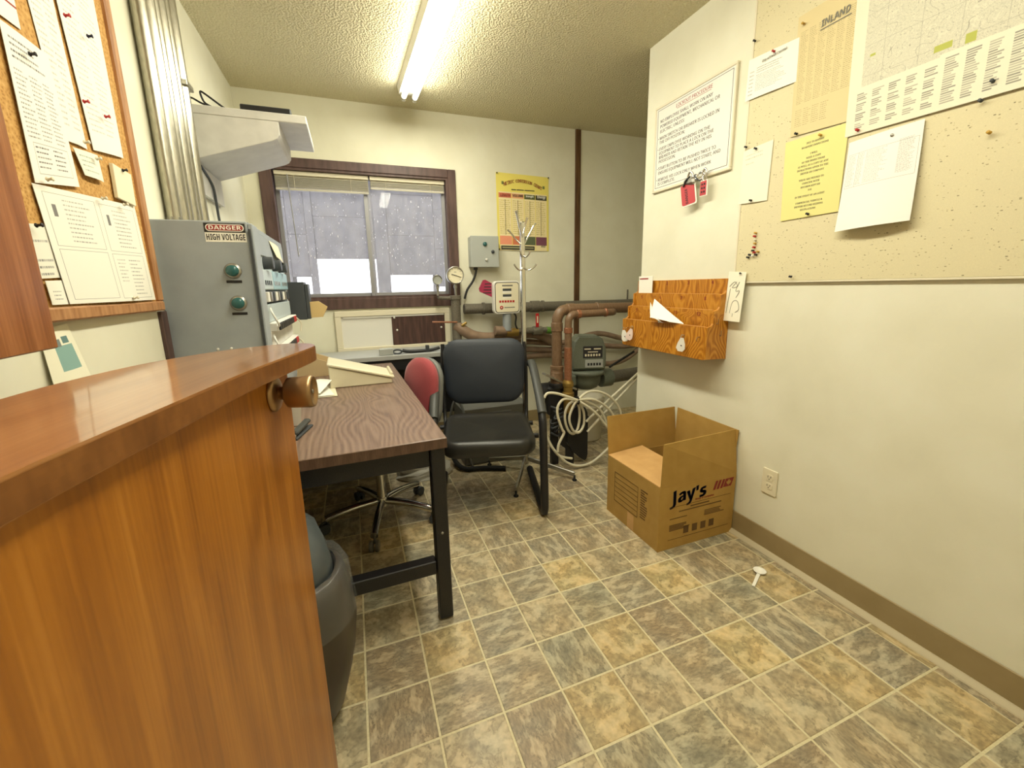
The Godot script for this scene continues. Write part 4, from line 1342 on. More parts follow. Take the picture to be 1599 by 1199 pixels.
	var where := ["amber spare pin, topmost of the pin cluster", "red spare pin, second from the top of the pin cluster", "cream spare pin, third from the top of the pin cluster", "amber spare pin, fourth from the top of the pin cluster", "red spare pin halfway down the pin cluster", "black spare pin just above the foot of the pin cluster", "red spare pin, lowest red one of the pin cluster", "black spare pin at the left of the cluster's foot", "black spare pin at the right of the cluster's foot", "amber spare pin, rightmost of the pin cluster", "white spare pin at the foot of the pin cluster", "black spare pin, lowest and leftmost of the pin cluster"]
	for k in spots.size():
		pin(v(x, spots[k][1], spots[k][0]), n, mats[k], where[k], "spare push pins clustered on the panel")
	# power outlet
	var o := thing("power_outlet", "cream duplex power outlet low on the right wall", "outlet", v(XR, 0.33, 0.471))
	var s2 := start()
	prism(s2, round_rect(0.070, 0.114, 0.004, 2), 0, 0.006, Transform3D(ON_RIGHT, v(XR - 0.0003, 0.33, 0.471)), 0.0015)
	obj("cover_plate", s2, M.plastic_cream, o)
	for dy in [0.0195, -0.0195]:
		s2 = start()
		prism(s2, round_rect(0.033, 0.028, 0.010, 5), 0, 0.0016, Transform3D(ON_RIGHT, v(XR - 0.0063, 0.33 + dy, 0.471)))
		var rc := obj("receptacle", s2, M.plastic_cream, o)
		for dz in [-0.0065, 0.0065]:
			slab("slot", XR - 0.0084, XR - 0.0078, 0.33 + dy, 0.33 + dy + 0.008, 0.471 + dz - 0.0011, 0.471 + dz + 0.0011, M.black, rc)
		s2 = start()
		rod(s2, v(XR - 0.0078, 0.33 + dy - 0.006, 0.471), v(XR - 0.0084, 0.33 + dy - 0.006, 0.471), 0.0024, 8, 0.0)
		obj("earth_hole", s2, M.black, rc)

func lockout_sign():
	var x := XR - 0.012
	var t := thing("lockout_sign", "white lockout procedure sign in a pale frame on the right wall", "sign", v(XR, 1.68, -0.125))
	slab("panel", XR - 0.010, XR - 0.0005, 1.690, 2.107, -0.38, 0.13, M.white, t)
	for q in [[1.682, 1.694, -0.388, 0.138], [2.103, 2.115, -0.388, 0.138], [1.694, 2.103, -0.388, -0.377], [1.694, 2.103, 0.127, 0.138]]:
		slab("frame", XR - 0.014, XR - 0.0005, q[0], q[1], q[2], q[3], M.cream, t, 0.002)
	for q in [[1.704, 1.7058, -0.365, 0.115], [2.093, 2.0948, -0.365, 0.115], [1.704, 2.0948, -0.3668, -0.365], [1.704, 2.0948, 0.115, 0.1168]]:
		slab("printed_border", XR - 0.0106, XR - 0.0099, q[0], q[1], q[2], q[3], M.ink, t)
	var l := ["NO EMPLOYEE SHALL WORK ON ANY", "POWERED EQUIPMENT, MECHANICAL OR", "ELECTRIC, UNLESS:", "MAIN SWITCH OR BREAKER IS LOCKED IN", "THE OFF POSITION;", "EVERY EMPLOYEE WORKING ON THE", "EQUIPMENT TO PLACE A LOCK ON THE", "BREAKER AND RETAIN THE KEY IN HIS", "POSSESSION;", "START BUTTON TO BE PUSHED TWICE TO", "ENSURE EQUIPMENT WILL NOT START; AND", "REMOVE HIS LOCK ONLY WHEN WORK", "IS COMPLETE."]
	var vs := [0.14, 0.205, 0.268, 0.355, 0.41, 0.495, 0.55, 0.605, 0.66, 0.75, 0.81, 0.90, 0.955]
	words("lettering", "LOCKOUT PROCEDURE", 0.0165, v(XR - 0.0102, 2.073, -0.115), ON_RIGHT, M.ink_red, t, sans, HORIZONTAL_ALIGNMENT_CENTER, 1.0)
	slab("underline", XR - 0.0108, XR - 0.0102, 2.059, 2.0605, -0.225, -0.005, M.ink_red, t)
	for k in l.size():
		var y: float = lerpf(2.09, 1.706, vs[k])
		words("lettering", l[k], 0.0150, v(XR - 0.0102, y, -0.347), ON_RIGHT, M.ink, t, sans, HORIZONTAL_ALIGNMENT_LEFT, 1.02)
		if k in [3, 5, 9, 11]:
			slab("bullet", XR - 0.0108, XR - 0.0102, y - 0.002, y + 0.002, -0.357, -0.353, M.ink, t)
	# padlocks and tags hung from a hook on the lower edge
	var p := thing("danger_tag", "larger red danger tag with white edge on a taped grey padlock under the sign", "tag", v(x - 0.02, 1.57, -0.075))
	var tb := ON_RIGHT * Basis(Vector3.BACK, 0.16)
	var tf := Transform3D(Basis(Vector3.UP, 0.25) * tb, v(x - 0.030, 1.618, -0.077))
	var s := start()
	prism(s, round_rect(0.078, 0.104, 0.008, 3), -0.002, 0.001, tf * Transform3D(Basis(), v(0.003, -0.003, 0)), 0.0006)
	var bp := obj("backing", s, M.paper, p)
	s = start()
	prism(s, round_rect(0.072, 0.098, 0.008, 3), 0.0011, 0.0022, tf)
	obj("red_face", s, M.lock_red, bp)
	words("lettering", "DANGER", 0.013, tf * v(-0.008, -0.008, 0.0024), tf.basis * Basis(Vector3.BACK, PI / 2), M.ink, bp, sans_bold, HORIZONTAL_ALIGNMENT_CENTER, 1.0)
	slab("padlock_body", x - 0.040, x - 0.010, 1.658, 1.692, -0.112, -0.040, M.steel, p, 0.01)
	pipe("shackle", smooth_path([v(x - 0.022, 1.69, -0.095), v(x - 0.022, 1.712, -0.09), v(x - 0.022, 1.722, -0.078), v(x - 0.022, 1.712, -0.064), v(x - 0.022, 1.69, -0.06)], 4), 0.005, M.chrome, p, 8)
	pipe("strap", smooth_path([v(x - 0.042, 1.655, -0.10), v(x - 0.044, 1.68, -0.085), v(x - 0.040, 1.695, -0.06)], 3), 0.004, M.black, p, 6)
	var q2 := thing("danger_tag", "smaller dotted red tag hanging from the chrome hasp under the sign", "tag", v(x - 0.02, 1.6, 0.02))
	slab("backing", x - 0.024, x - 0.020, 1.592, 1.664, -0.008, 0.036, M.paper, q2, 0.001)
	slab("red_face", x - 0.0256, x - 0.0241, 1.596, 1.660, -0.006, 0.031, M.lock_red, q2, 0.0005)
	for k in 6:
		slab("stud", x - 0.0268, x - 0.0257, 1.607 + 0.017 * (k % 3), 1.616 + 0.017 * (k % 3), 0.002 + 0.014 * (k / 3), 0.010 + 0.014 * (k / 3), M.ink, q2)
	pipe("ring", smooth_path([v(x - 0.022, 1.662, 0.006), v(x - 0.022, 1.695, 0.002), v(x - 0.022, 1.715, 0.014), v(x - 0.022, 1.695, 0.027), v(x - 0.022, 1.662, 0.022)], 4), 0.0045, M.chrome, q2, 8)
	var h := thing("lock_hasp", "chrome lockout hasp and wire loop under the sign", "hasp", v(x - 0.02, 1.69, -0.02))
	pipe("loop", smooth_path([v(x - 0.018, 1.70, -0.03), v(x - 0.026, 1.685, -0.04), v(x - 0.022, 1.672, -0.015), v(x - 0.018, 1.685, 0.01), v(x - 0.02, 1.705, -0.005)], 4, true), 0.005, M.chrome, h, 8)
	pipe("wire", smooth_path([v(x - 0.004, 1.70, -0.05), v(x - 0.026, 1.70, -0.045), v(x - 0.028, 1.68, -0.03), v(x - 0.024, 1.665, -0.01)], 4), 0.003, M.dark_grey, h, 6)

func pigeonholes():
	var z0 := -0.462
	var z1 := 0.186
	var t := thing("pigeonhole_rack", "stained plywood four-tier pigeonhole rack on the right wall", "rack", v(XR, 0.83, -0.138))
	# stepped ends
	var step := [Vector2(XR - 0.001, 0.832), Vector2(XR - 0.125, 0.836), Vector2(XR - 0.128, 0.985), Vector2(XR - 0.102, 0.992), Vector2(XR - 0.094, 1.002), Vector2(XR - 0.094, 1.058), Vector2(XR - 0.068, 1.066), Vector2(XR - 0.06, 1.078), Vector2(XR - 0.058, 1.132), Vector2(XR - 0.036, 1.14), Vector2(XR - 0.028, 1.152), Vector2(XR - 0.026, 1.205), Vector2(XR - 0.001, 1.207)]
	for z in [z0, z1 - 0.012]:
		var s := start()
		prism(s, step, z, z + 0.012, Transform3D(), 0.001)
		obj("side_panel", s, M.ply, t)
	slab("back_panel", XR - 0.012, XR - 0.001, 0.85, 1.206, z0 + 0.013, z1 - 0.013, M.ply, t, 0.001)
	slab("bottom_panel", XR - 0.117, XR - 0.013, 0.838, 0.848, z0 + 0.013, z1 - 0.013, M.ply, t)
	var tiers := [[0.052, 0.85, 1.136, [5, 6, 7, 8]], [0.086, 0.85, 1.064, [9, 10, 11, 12]], [0.128, 0.832, 0.988, []]]
	for q in tiers:
		var px: float = XR - q[0]
		var s := start()
		span(s, px, px + 0.008, q[1], q[2], z0 + 0.0125, z1 - 0.0125, 0.0015)
		var f := obj("tier_panel", s, M.ply, t)
		slab("top_edge", px + 0.0005, px + 0.0075, q[2], q[2] + 0.0012, z0 + 0.014, z1 - 0.014, M.ply_edge, f)
		for k in q[3].size():
			words("lettering", str(q[3][k]), 0.017, v(px - 0.0004, q[2] - 0.022, z0 + 0.075 + 0.158 * k), ON_RIGHT, M.ink_maroon, f, sans_bold, HORIZONTAL_ALIGNMENT_CENTER)
	for k in 4:
		words("lettering", str(k + 1), 0.017, v(XR - 0.0124, 1.19, z0 + 0.075 + 0.158 * k), ON_RIGHT, M.ink_maroon, t, sans_bold, HORIZONTAL_ALIGNMENT_CENTER)
	for k in 3:
		var z := z0 + 0.158 * (k + 1) + 0.004
		slab("divider", XR - 0.051, XR - 0.0125, 0.85, 1.13, z - 0.004, z + 0.004, M.ply, t)
	for q in [[0.142, 0.99], [0.165, 1.045]]:
		pipe("wire_hook", smooth_path([v(XR - q[0] + 0.09, q[1] - 0.04, z1 + 0.001), v(XR - q[0] + 0.088, q[1] - 0.045, z1 + 0.012), v(XR - q[0] + 0.086, q[1] - 0.02, z1 + 0.014)], 4), 0.002, M.brass, t, 6)
	for z in [-0.40, -0.36, 0.05, 0.145]:
		pipe("cup_hook", smooth_path([v(XR - 0.128, 0.94, z), v(XR - 0.142, 0.938, z), v(XR - 0.148, 0.928, z), v(XR - 0.140, 0.92, z)], 4), 0.002, M.brass, t, 6)
	# key tags
	for q in [[-0.405, 0.892, 0.2, M.white, "white oval key tag at the left end of the pigeonhole rack"], [-0.355, 0.905, -0.3, mat(rgb(226, 204, 196), 0.6), "pinkish key tag beside the oval one at the left of the rack"], [0.055, 0.895, -0.12, M.white, "single white key tag hanging on the front of the pigeonhole rack"]]:
		var p := v(XR - 0.1445, q[1], q[0])
		var k := thing("key_tag", q[4], "key tag", p)
		var s := start()
		var xf := Transform3D(Basis(Vector3.UP, 0.5) * ON_RIGHT * Basis(Vector3.BACK, q[2]) * Basis.from_scale(v(1.25, 1.25, 1)), p - v(0.008, 0, 0))
		prism(s, [Vector2(-0.006, 0.026), Vector2(0.006, 0.026), Vector2(0.015, 0.004), Vector2(0.018, -0.016), Vector2(0.010, -0.028), Vector2(-0.008, -0.028), Vector2(-0.017, -0.016), Vector2(-0.014, 0.004)], -0.001, 0.002, xf, 0.0006)
		obj("plate", s, q[3], k)
		s = start()
		var rg := []
		for a in 12:
			rg.append(xf * v(0.007 * cos(TAU * a / 12), 0.030 + 0.009 * sin(TAU * a / 12), 0.001))
		tube(s, rg, 0.0012, 5, true)
		obj("ring", s, M.steel, k)
		s = start()
		box(s, xf * v(0, -0.004, 0.0022), v(0.0006, 0.005, 0.014), 0.0, Basis(Vector3.RIGHT, 0.1))
		obj("writing", s, M.ink, k)
	# open booklet across the lower tiers
	var bk := thing("booklet", "open white booklet tucked across the lower tiers of the rack", "booklet", v(XR - 0.12, 0.99, -0.13))
	for q in [[v(XR - 0.105, 1.108, -0.212), v(XR - 0.115, 0.990, 0.025), v(XR - 0.150, 0.998, -0.03), v(XR - 0.160, 1.012, -0.175)], [v(XR - 0.110, 1.090, -0.238), v(XR - 0.158, 1.018, -0.175), v(XR - 0.165, 0.992, -0.06), v(XR - 0.135, 0.985, -0.135)], [v(XR - 0.106, 1.104, -0.214), v(XR - 0.112, 0.992, 0.022), v(XR - 0.140, 0.995, -0.05), v(XR - 0.13, 1.02, -0.185)]]:
		var s := start()
		sheet(s, q, v(-0.9, 0.4, 0).normalized(), 0.006)
		obj("page", s, M.paper, bk)
	var pk := thing("envelope", "white card standing in the first pigeonhole at the left", "card", v(XR - 0.03, 1.14, -0.40))
	slab("sleeve", XR - 0.034, XR - 0.030, 1.05, 1.232, -0.445, -0.325, M.paper, pk, 0.001)
	slab("printed_line", XR - 0.0348, XR - 0.0341, 1.214, 1.221, -0.437, -0.36, M.ink_red, pk)

# ---------------------------------------------------------------- cardboard box
func cardboard_box():
	var x0 := 0.70
	var x1 := 1.142
	var z0 := -0.095
	var z1 := 0.31
	var h := 0.312
	var t := thing("cardboard_box", "open brown moving box with printed lettering beside the right wall", "box", v(0.92, 0, 0.11))
	var th := 0.005
	var w := slab("front_wall", x0, x1, 0, h, z1 - th, z1, M.card, t, 0.001)
	var lw := slab("side_wall", x0, x0 + th, 0, h, z0, z1 - th, M.card, t, 0.001)
	slab("side_wall", x1 - th, x1, 0, h, z0, z1 - th, M.card, t, 0.001)
	slab("back_wall", x0 + th, x1 - th, 0, h, z0, z0 + th, M.card, t, 0.001)
	slab("base", x0 + th, x1 - th, 0.001, 0.007, z0 + th, z1 - th, M.card_in, t)
	var f := func(pts: Array, nrm: Vector3, m: Material):
		var s := start()
		s.set_smooth_group(-1)
		var a := []
		var c := Vector3.ZERO
		for p in pts:
			c += p / 4.0
			a.append(p + nrm * 0.004)
		face(s, [a[0], a[1], a[2], a[3]], c)
		face(s, [pts[0], pts[1], pts[2], pts[3]], c + nrm * 0.002)
		for k in 4:
			face(s, [pts[k], pts[(k + 1) % 4], a[(k + 1) % 4], a[k]], c + nrm * 0.002)
		return obj("flap", s, m, t)
	f.call([v(x0 + 0.002, h, z1 - 0.004), v(x1, h, z1 - 0.004), v(x1 + 0.002, h + 0.20, z1 - 0.03), v(x0 + 0.004, h + 0.203, z1 + 0.0)], v(0, 0, 1), M.card)
	f.call([v(x0, h, z0), v(x1, h, z0), v(x1 - 0.005, h + 0.205, z0 - 0.02), v(x0 + 0.006, h + 0.203, z0 - 0.028)], v(0, 0, 1), M.card)
	f.call([v(x1 - 0.004, h, z0), v(x1 - 0.004, h, z1 - 0.02), v(x1 + 0.005, h + 0.20, z1 - 0.01), v(x1 + 0.004, h + 0.205, z0)], v(-1, 0, 0), M.card)
	f.call([v(x0, h, z0 + 0.004), v(x0, h, z1 - 0.008), v(x0 + 0.20, h + 0.020, z1 - 0.012), v(x0 + 0.205, h + 0.022, z0 + 0.012)], v(0, 1, 0), M.card_in)
	# print on the front
	var z := z1 + 0.0003
	words("lettering", "Jay's", 0.061, v(0.7655, 0.247, z), Basis(Vector3.BACK, 0.02), M.ink_navy, w, slant_bold, HORIZONTAL_ALIGNMENT_LEFT, 1.06)
	words("lettering", "Jay's", 0.061, v(0.7695, 0.2475, z), Basis(Vector3.BACK, 0.02), M.ink_navy, w, slant_bold, HORIZONTAL_ALIGNMENT_LEFT, 1.06)
	for k in 3:
		var s := start()
		var px := 1.003 + 0.021 * k
		prism(s, [Vector2(px, 0.244), Vector2(px + 0.014, 0.244), Vector2(px + 0.029, 0.287), Vector2(px + 0.015, 0.287)], 0, 0.0006, Transform3D(Basis(), v(0, 0, z)))
		obj("stripe", s, M.ink_maroon, w)
	var s3 := start()
	prism(s3, [Vector2(1.064, 0.247), Vector2(1.112, 0.247), Vector2(1.128, 0.287), Vector2(1.079, 0.287)], 0, 0.0006, Transform3D(Basis(), v(0, 0, z)))
	obj("emblem_ground", s3, M.ink_maroon, w)
	s3 = start()
	var leaf := []
	for q in [[0, -1.0], [0.1, -0.55], [0.55, -0.6], [0.45, -0.4], [0.95, 0.0], [0.75, 0.12], [0.85, 0.45], [0.5, 0.35], [0.3, 0.2], [0.35, 0.75], [0.15, 0.65], [0, 1.0]]:
		leaf.append(Vector2(q[0], q[1]) * 0.0165 + Vector2(1.096, 0.267))
	for q in [[-0.15, 0.65], [-0.35, 0.75], [-0.3, 0.2], [-0.5, 0.35], [-0.85, 0.45], [-0.75, 0.12], [-0.95, 0.0], [-0.45, -0.4], [-0.55, -0.6], [-0.1, -0.55]]:
		leaf.append(Vector2(q[0], q[1]) * 0.0165 + Vector2(1.096, 0.267))
	prism(s3, leaf, 0, 0.0006, Transform3D(Basis(), v(0, 0, z + 0.0006)))
	obj("maple_leaf", s3, M.card, w)
	words("lettering", "Group of Companies", 0.009, v(0.90, 0.219, z), Basis(), M.ink_maroon, w, slant_bold, HORIZONTAL_ALIGNMENT_LEFT, 0.9)
	for y in [0.205, 0.045]:
		slab("rule", 0.755, 1.115, y, y + 0.0018, z, z + 0.0006, M.ink_brown, w)
	slab("fine_print", 0.875, 0.985, 0.190, 0.196, z, z + 0.0005, M.ink_brown, w)
	slab("fine_print", 0.81, 1.06, 0.176, 0.181, z, z + 0.0005, M.ink_brown, w)
	var r := RandomNumberGenerator.new()
	r.seed = 9
	for q in [[0.76, 0.88, 0.088, 0.120, 5], [0.96, 1.08, 0.125, 0.155, 4], [0.76, 0.86, 0.145, 0.152, 1]]:
		for k in q[4]:
			var y: float = lerpf(q[2], q[3], (k + 0.5) / q[4])
			slab("fine_print", q[0], q[1] - r.randf_range(0, 0.04), y - 0.002, y + 0.0018, z, z + 0.0005, M.ink_brown, w)
	for k in 4:
		slab("handling_mark", 0.842 + 0.05 * k, 0.872 + 0.05 * k, 0.062, 0.098, z, z + 0.0005, M.ink_brown, w)
	# contents form on the side
	var x := x0 - 0.0003
	for q in [[0.245, -0.03, 0.16], [0.09, -0.03, 0.16]]:
		slab("form_line", x - 0.0006, x, q[0], q[0] + 0.003, q[1], q[2], M.ink_brown, lw)
	for q in [-0.03, 0.158]:
		slab("form_line", x - 0.0006, x, 0.09, 0.245, q, q + 0.002, M.ink_brown, lw)
	for k in 5:
		slab("form_line", x - 0.0005, x, 0.118 + 0.025 * k, 0.1204 + 0.025 * k, -0.028, 0.158, M.ink_brown, lw)
	for k in 12:
		slab("fine_print", x - 0.0005, x, 0.105 + 0.0125 * k, 0.111 + 0.0125 * k, 0.18, 0.205 + r.randf_range(0, 0.025), M.ink_brown, lw)
	slab("tape_strip", x - 0.0004, x, 0.004, 0.085, 0.085, 0.135, M.card_in, lw)

# ---------------------------------------------------------------- end wall
func far_wall_things():
	# framed access panel under the window
	var z := ZF + 0.0005
	var t := thing("access_panel", "white framed panel under the window, half cream and half dark wood", "panel", v(-0.2, 0.72, ZF))
	for q in [[-0.617, 0.226, 0.995, 1.035], [-0.617, 0.226, 0.722, 0.765], [-0.617, -0.575, 0.765, 0.995], [0.184, 0.226, 0.765, 0.995]]:
		slab("frame", q[0], q[1], q[2], q[3], z, z + 0.025, M.cream, t, 0.003)
	slab("cream_panel", -0.575, -0.20, 0.765, 0.995, z, z + 0.006, M.white, t)
	slab("wood_panel", -0.22, 0.184, 0.766, 0.982, z + 0.007, z + 0.013, M.dark_ply, t, 0.001)
	slab("rail", -0.56, 0.18, 0.982, 0.993, z + 0.006, z + 0.018, M.white, t, 0.001)
	for q in [[-0.185, 0.88], [-0.20, 0.975], [0.155, 0.885]]:
		var s0 := start()
		lathe(s0, [Vector2(0.008, 0), Vector2(0.006, 0.006), Vector2(0, 0.008)], 12, along(v(q[0], q[1], z + 0.013), v(0, 0, 1)))
		obj("knob", s0, M.white, t)
	# poster
	var rects := [[0, 0, 200, 262, rgb(228, 213, 108)], [8, 62, 46, 200, rgb(232, 216, 168)], [56, 62, 46, 200, rgb(232, 216, 168)], [104, 62, 42, 200, rgb(232, 216, 168)], [148, 62, 44, 200, rgb(232, 216, 168)], [8, 66, 46, 16, rgb(206, 120, 92)], [56, 66, 46, 16, rgb(226, 168, 120)], [104, 66, 42, 16, rgb(86, 92, 54)], [148, 66, 44, 16, rgb(60, 58, 46)], [8, 212, 46, 30, rgb(230, 150, 118)], [56, 212, 46, 30, rgb(206, 120, 84)], [104, 212, 42, 30, rgb(92, 100, 72)], [148, 212, 44, 30, rgb(118, 70, 88)], [30, 88, 2, 120, rgb(120, 108, 70)], [78, 88, 2, 120, rgb(120, 108, 70)], [124, 88, 2, 120, rgb(120, 108, 70)], [168, 88, 2, 120, rgb(120, 108, 70)], [12, 246, 130, 14, rgb(44, 42, 36)], [16, 250, 122, 5, rgb(150, 146, 110)], [20, 28, 8, 10, rgb(110, 118, 70)], [176, 32, 8, 10, rgb(110, 118, 70)]]
	var pm := page(200, 262, rgb(228, 213, 108), rgb(70, 60, 40), [[10, 90, 44, 118, 7, 0.35, 2], [60, 90, 40, 118, 7, 0.35, 2], [106, 90, 40, 118, 7, 0.35, 2], [150, 90, 40, 118, 7, 0.35, 2]], 33, rects)
	loose()
	var s := start()
	sheet(s, [v(0.648, 2.068, ZF + 0.001), v(1.104, 2.056, ZF + 0.001), v(1.102, 1.474, ZF + 0.004), v(0.652, 1.480, ZF + 0.004)], v(0, 0, 1), 0.004)
	var po := obj("wall_chart", s, pm)
	tag(po, "yellow metric conversion chart pinned to the end wall", "poster")
	var title := "METRIC CONVERSION CHART"
	for k in title.length():
		var u := (k - (title.length() - 1) / 2.0) / title.length()
		if title[k] != " ":
			words("lettering", title[k], 0.024, v(0.876 + u * 0.33, 2.012 - 0.16 * u * u - 0.018 * u, ZF + 0.0068), Basis(Vector3.BACK, -0.32 * u), M.ink_maroon, po, serif_bold, HORIZONTAL_ALIGNMENT_CENTER, 0.72)
	for q in [[0.775, 0.815], [0.82, 0.882], [0.888, 0.975]]:
		slab("fine_print", q[0], q[1], 1.942, 1.948, ZF + 0.0056, ZF + 0.0066, M.ink, po)
	for q in [["LENGTH", 0.722, M.ink_maroon], ["VOLUME", 0.830, M.ink], ["Strength", 0.932, M.paper], ["Energy", 1.036, M.paper]]:
		words("lettering", q[0], 0.019 if q[0].length() < 8 else 0.014, v(q[1], 1.90, ZF + 0.0072), Basis(), q[2], po, sans_bold, HORIZONTAL_ALIGNMENT_CENTER, 0.85)
	words("lettering", "INLAND", 0.016, v(1.035, 1.512, ZF + 0.0062), Basis(), M.ink, po, sans_bold, HORIZONTAL_ALIGNMENT_CENTER, 0.85)
	for q in [[0.655, 2.060, "small dark pin in the top left corner of the yellow chart"], [1.098, 2.050, "small dark pin in the top right corner of the yellow chart"], [0.66, 1.486, "small dark pin in the lower left corner of the yellow chart"]]:
		pin(v(q[0], q[1], ZF + 0.005), v(0, 0, 1), M.ink, q[2], "pins of the yellow chart")
	# push button box
	var g := thing("switch_box", "light grey switch box with three buttons right of the window", "switch box", v(0.51, 1.34, ZF))
	slab("body", 0.402, 0.622, 1.345, 1.572, ZF + 0.0005, ZF + 0.085, M.grey_box, g, 0.004)
	slab("lid", 0.398, 0.626, 1.341, 1.576, ZF + 0.086, ZF + 0.096, M.grey_box, g, 0.003)
	for q in [[0.512, 1.515, 0.016, M.teal], [0.575, 1.458, 0.013, M.dark_grey], [0.520, 1.398, 0.010, M.white]]:
		s = start()
		lathe(s, [Vector2(0, 0), Vector2(q[2], 0), Vector2(q[2], 0.008), Vector2(q[2] * 0.7, 0.013), Vector2(0, 0.014)], 18, along(v(q[0], q[1], ZF + 0.0965), v(0, 0, 1)))
		obj("button", s, q[3], g)
	pipe("cable", smooth_path([v(0.445, 1.345, ZF + 0.05), v(0.447, 1.31, ZF + 0.05), v(0.42, 1.24, ZF + 0.05), v(0.37, 1.17, ZF + 0.05), v(0.345, 1.10, ZF + 0.05)], 4), 0.009, M.black, g, 8)
	s = start()
	rod(s, v(0.444, 1.322, ZF + 0.05), v(0.444, 1.344, ZF + 0.05), 0.016, 10)
	obj("cable_gland", s, M.black, g)
	loose()
	s = start()
	prism(s, [Vector2(0.445, 1.240), Vector2(0.412, 1.178), Vector2(0.418, 1.155), Vector2(0.52, 1.11), Vector2(0.57, 1.15), Vector2(0.565, 1.19), Vector2(0.465, 1.243)], 0, 0.002, Transform3D(Basis(), v(0, 0, -1.4222)), 0.0006)
	var rt := obj("warning_tag", s, M.tag_pink)
	tag(rt, "dark pink danger tag hanging left of the white flow display", "tag")
	for k in 4:
		slab("printed_line", 0.445 + 0.005 * k, 0.51, 1.142 + 0.022 * k, 1.149 + 0.022 * k, -1.4201, -1.4196, M.ink, rt)

func pipework():
	# long iron main along the wall
	var zc := ZF + 0.075
	var mp := thing("iron_main", "long grey-brown iron water main running along the end wall", "pipe", v(1.2, 0.98, zc))
	var s := start()
	rod(s, v(0.33, 1.022, zc), v(2.29, 1.012, zc), 0.040, 20)
	obj("pipe", s, M.iron, mp)
	for x in [0.48, 0.90, 1.0]:
		s = start()
		rod(s, v(x, 1.021, zc), v(x + 0.02 + (0.06 if x == 0.90 else 0.0), 1.021, zc), 0.0475, 20)
		obj("coupling", s, M.iron, mp)
	pipe("bolt_stub", [v(1.86, 1.05, zc), v(1.86, 1.14, zc)], 0.008, M.iron, mp, 6)
	# upright by the window with its two gauges
	var zg := -1.53
	var up := thing("gauge_standpipe", "dark vertical pipe with fittings at the window's lower right corner", "pipe", v(0.255, 0.75, zg))
	s = start()
	tube(s, [v(0.255, 0.748, zg), v(0.255, 1.10, zg)], 0.036, 18)
	obj("pipe", s, M.iron, up)
	s = start()
	rod(s, v(0.255, 1.10, zg), v(0.255, 1.13, zg), 0.046, 8)
	obj("cap", s, M.iron, up)
	pipe("branch", smooth_path([v(0.255, 1.115, zg), v(0.18, 1.112, zg), v(0.12, 1.118, zg + 0.005)], 3), 0.014, M.iron, up, 10)
	pipe("copper_branch", [v(0.06, 0.94, zg + 0.05), v(0.25, 0.93, zg + 0.05)], 0.007, M.copper, up, 8)
	for q in [[0.255, 1.281, 0.066, "large round pressure gauge in front of the window edge", 0.146], [0.118, 1.249, 0.036, "small round pressure gauge left of the large one", 0.13]]:
		var gz := zg + 0.02
		var g := thing("pressure_gauge", q[3], "gauge", v(q[0], q[1] - q[2] - 0.08, gz), 0.0, "pressure gauges by the window")
		var xf := along(v(q[0], q[1], gz - 0.02), v(0, 0, 1))
		s = start()
		lathe(s, [Vector2(0, 0), Vector2(q[2] * 0.94, 0), Vector2(q[2], 0.006), Vector2(q[2], 0.036), Vector2(q[2] * 0.96, 0.042), Vector2(q[2] * 0.88, 0.042), Vector2(q[2] * 0.87, 0.034)], 32, xf)
		obj("case", s, M.steel, g)
		s = start()
		lathe(s, [Vector2(q[2] * 0.88, 0.033), Vector2(0, 0.0335)], 32, xf)
		var dial := obj("dial", s, M.paper_cream if q[2] > 0.05 else M.grey_box, g)
		if q[2] > 0.05:
			s = start()
			box(s, v(q[0] + 0.006, q[1] - 0.004, gz + 0.0162), v(0.075, 0.004, 0.0015), 0.0, Basis(Vector3.BACK, -0.32))
			obj("needle", s, M.ink, dial)
			for k in 11:
				var a := deg_to_rad(225.0 - 27.0 * k)
				s = start()
				box(s, v(q[0] + cos(a) * 0.048, q[1] + sin(a) * 0.048, gz + 0.0142), v(0.009, 0.0018, 0.0008), 0.0, Basis(Vector3.BACK, a))
				obj("scale_mark", s, M.ink_grey, dial)
			words("lettering", "PSI", 0.008, v(q[0], q[1] + 0.022, gz + 0.0137), Basis(), M.ink_grey, dial, sans_bold, HORIZONTAL_ALIGNMENT_CENTER)
		s = start()
		rod(s, v(q[0], 1.132, gz), v(q[0], q[1] - q[2] + 0.006, gz), 0.009, 10)
		rod(s, v(q[0], q[1] - q[2] - 0.03, gz), v(q[0], q[1] - q[2] - 0.008, gz), 0.014, 6)
		obj("stem", s, M.steel, g)
	# old hose lagging low on the wall, then the flow display
	loose()
	s = start()
	tube(s, smooth_path([v(0.25, 0.90, -1.53), v(0.30, 0.862, -1.50), v(0.38, 0.815, -1.49), v(0.5, 0.795, -1.49), v(0.65, 0.80, -1.49), v(0.80, 0.812, -1.49), v(0.95, 0.79, -1.50), v(1.12, 0.70, -1.52)], 5), 0.042, 14)
	var lp := obj("lagged_pipe", s, M.hose)
	tag(lp, "brown lagged pipe sagging behind the black chair's back", "pipe")
	s = start()
	box(s, v(0.30, 0.912, -1.475), v(0.05, 0.018, 0.02), 0.005, Basis(Vector3.BACK, 0.5))
	rod(s, v(0.295, 0.875, -1.48), v(0.30, 0.91, -1.475), 0.008, 8)
	obj("wing_valve", s, M.valve_brass, lp)
	var fp := thing("flow_pipe", "short rusty pipe run with a red-handled ball valve under the flow display", "pipe", v(0.7, 0.83, -1.42))
	s = start()
	rod(s, v(0.53, 0.855, -1.42), v(0.66, 0.845, -1.42), 0.038, 16)
	obj("elbow", s, M.hose, fp)
	s = start()
	rod(s, v(0.62, 0.838, -1.415), v(0.72, 0.832, -1.415), 0.034, 16)
	obj("saddle", s, M.valve_brass, fp)
	s = start()
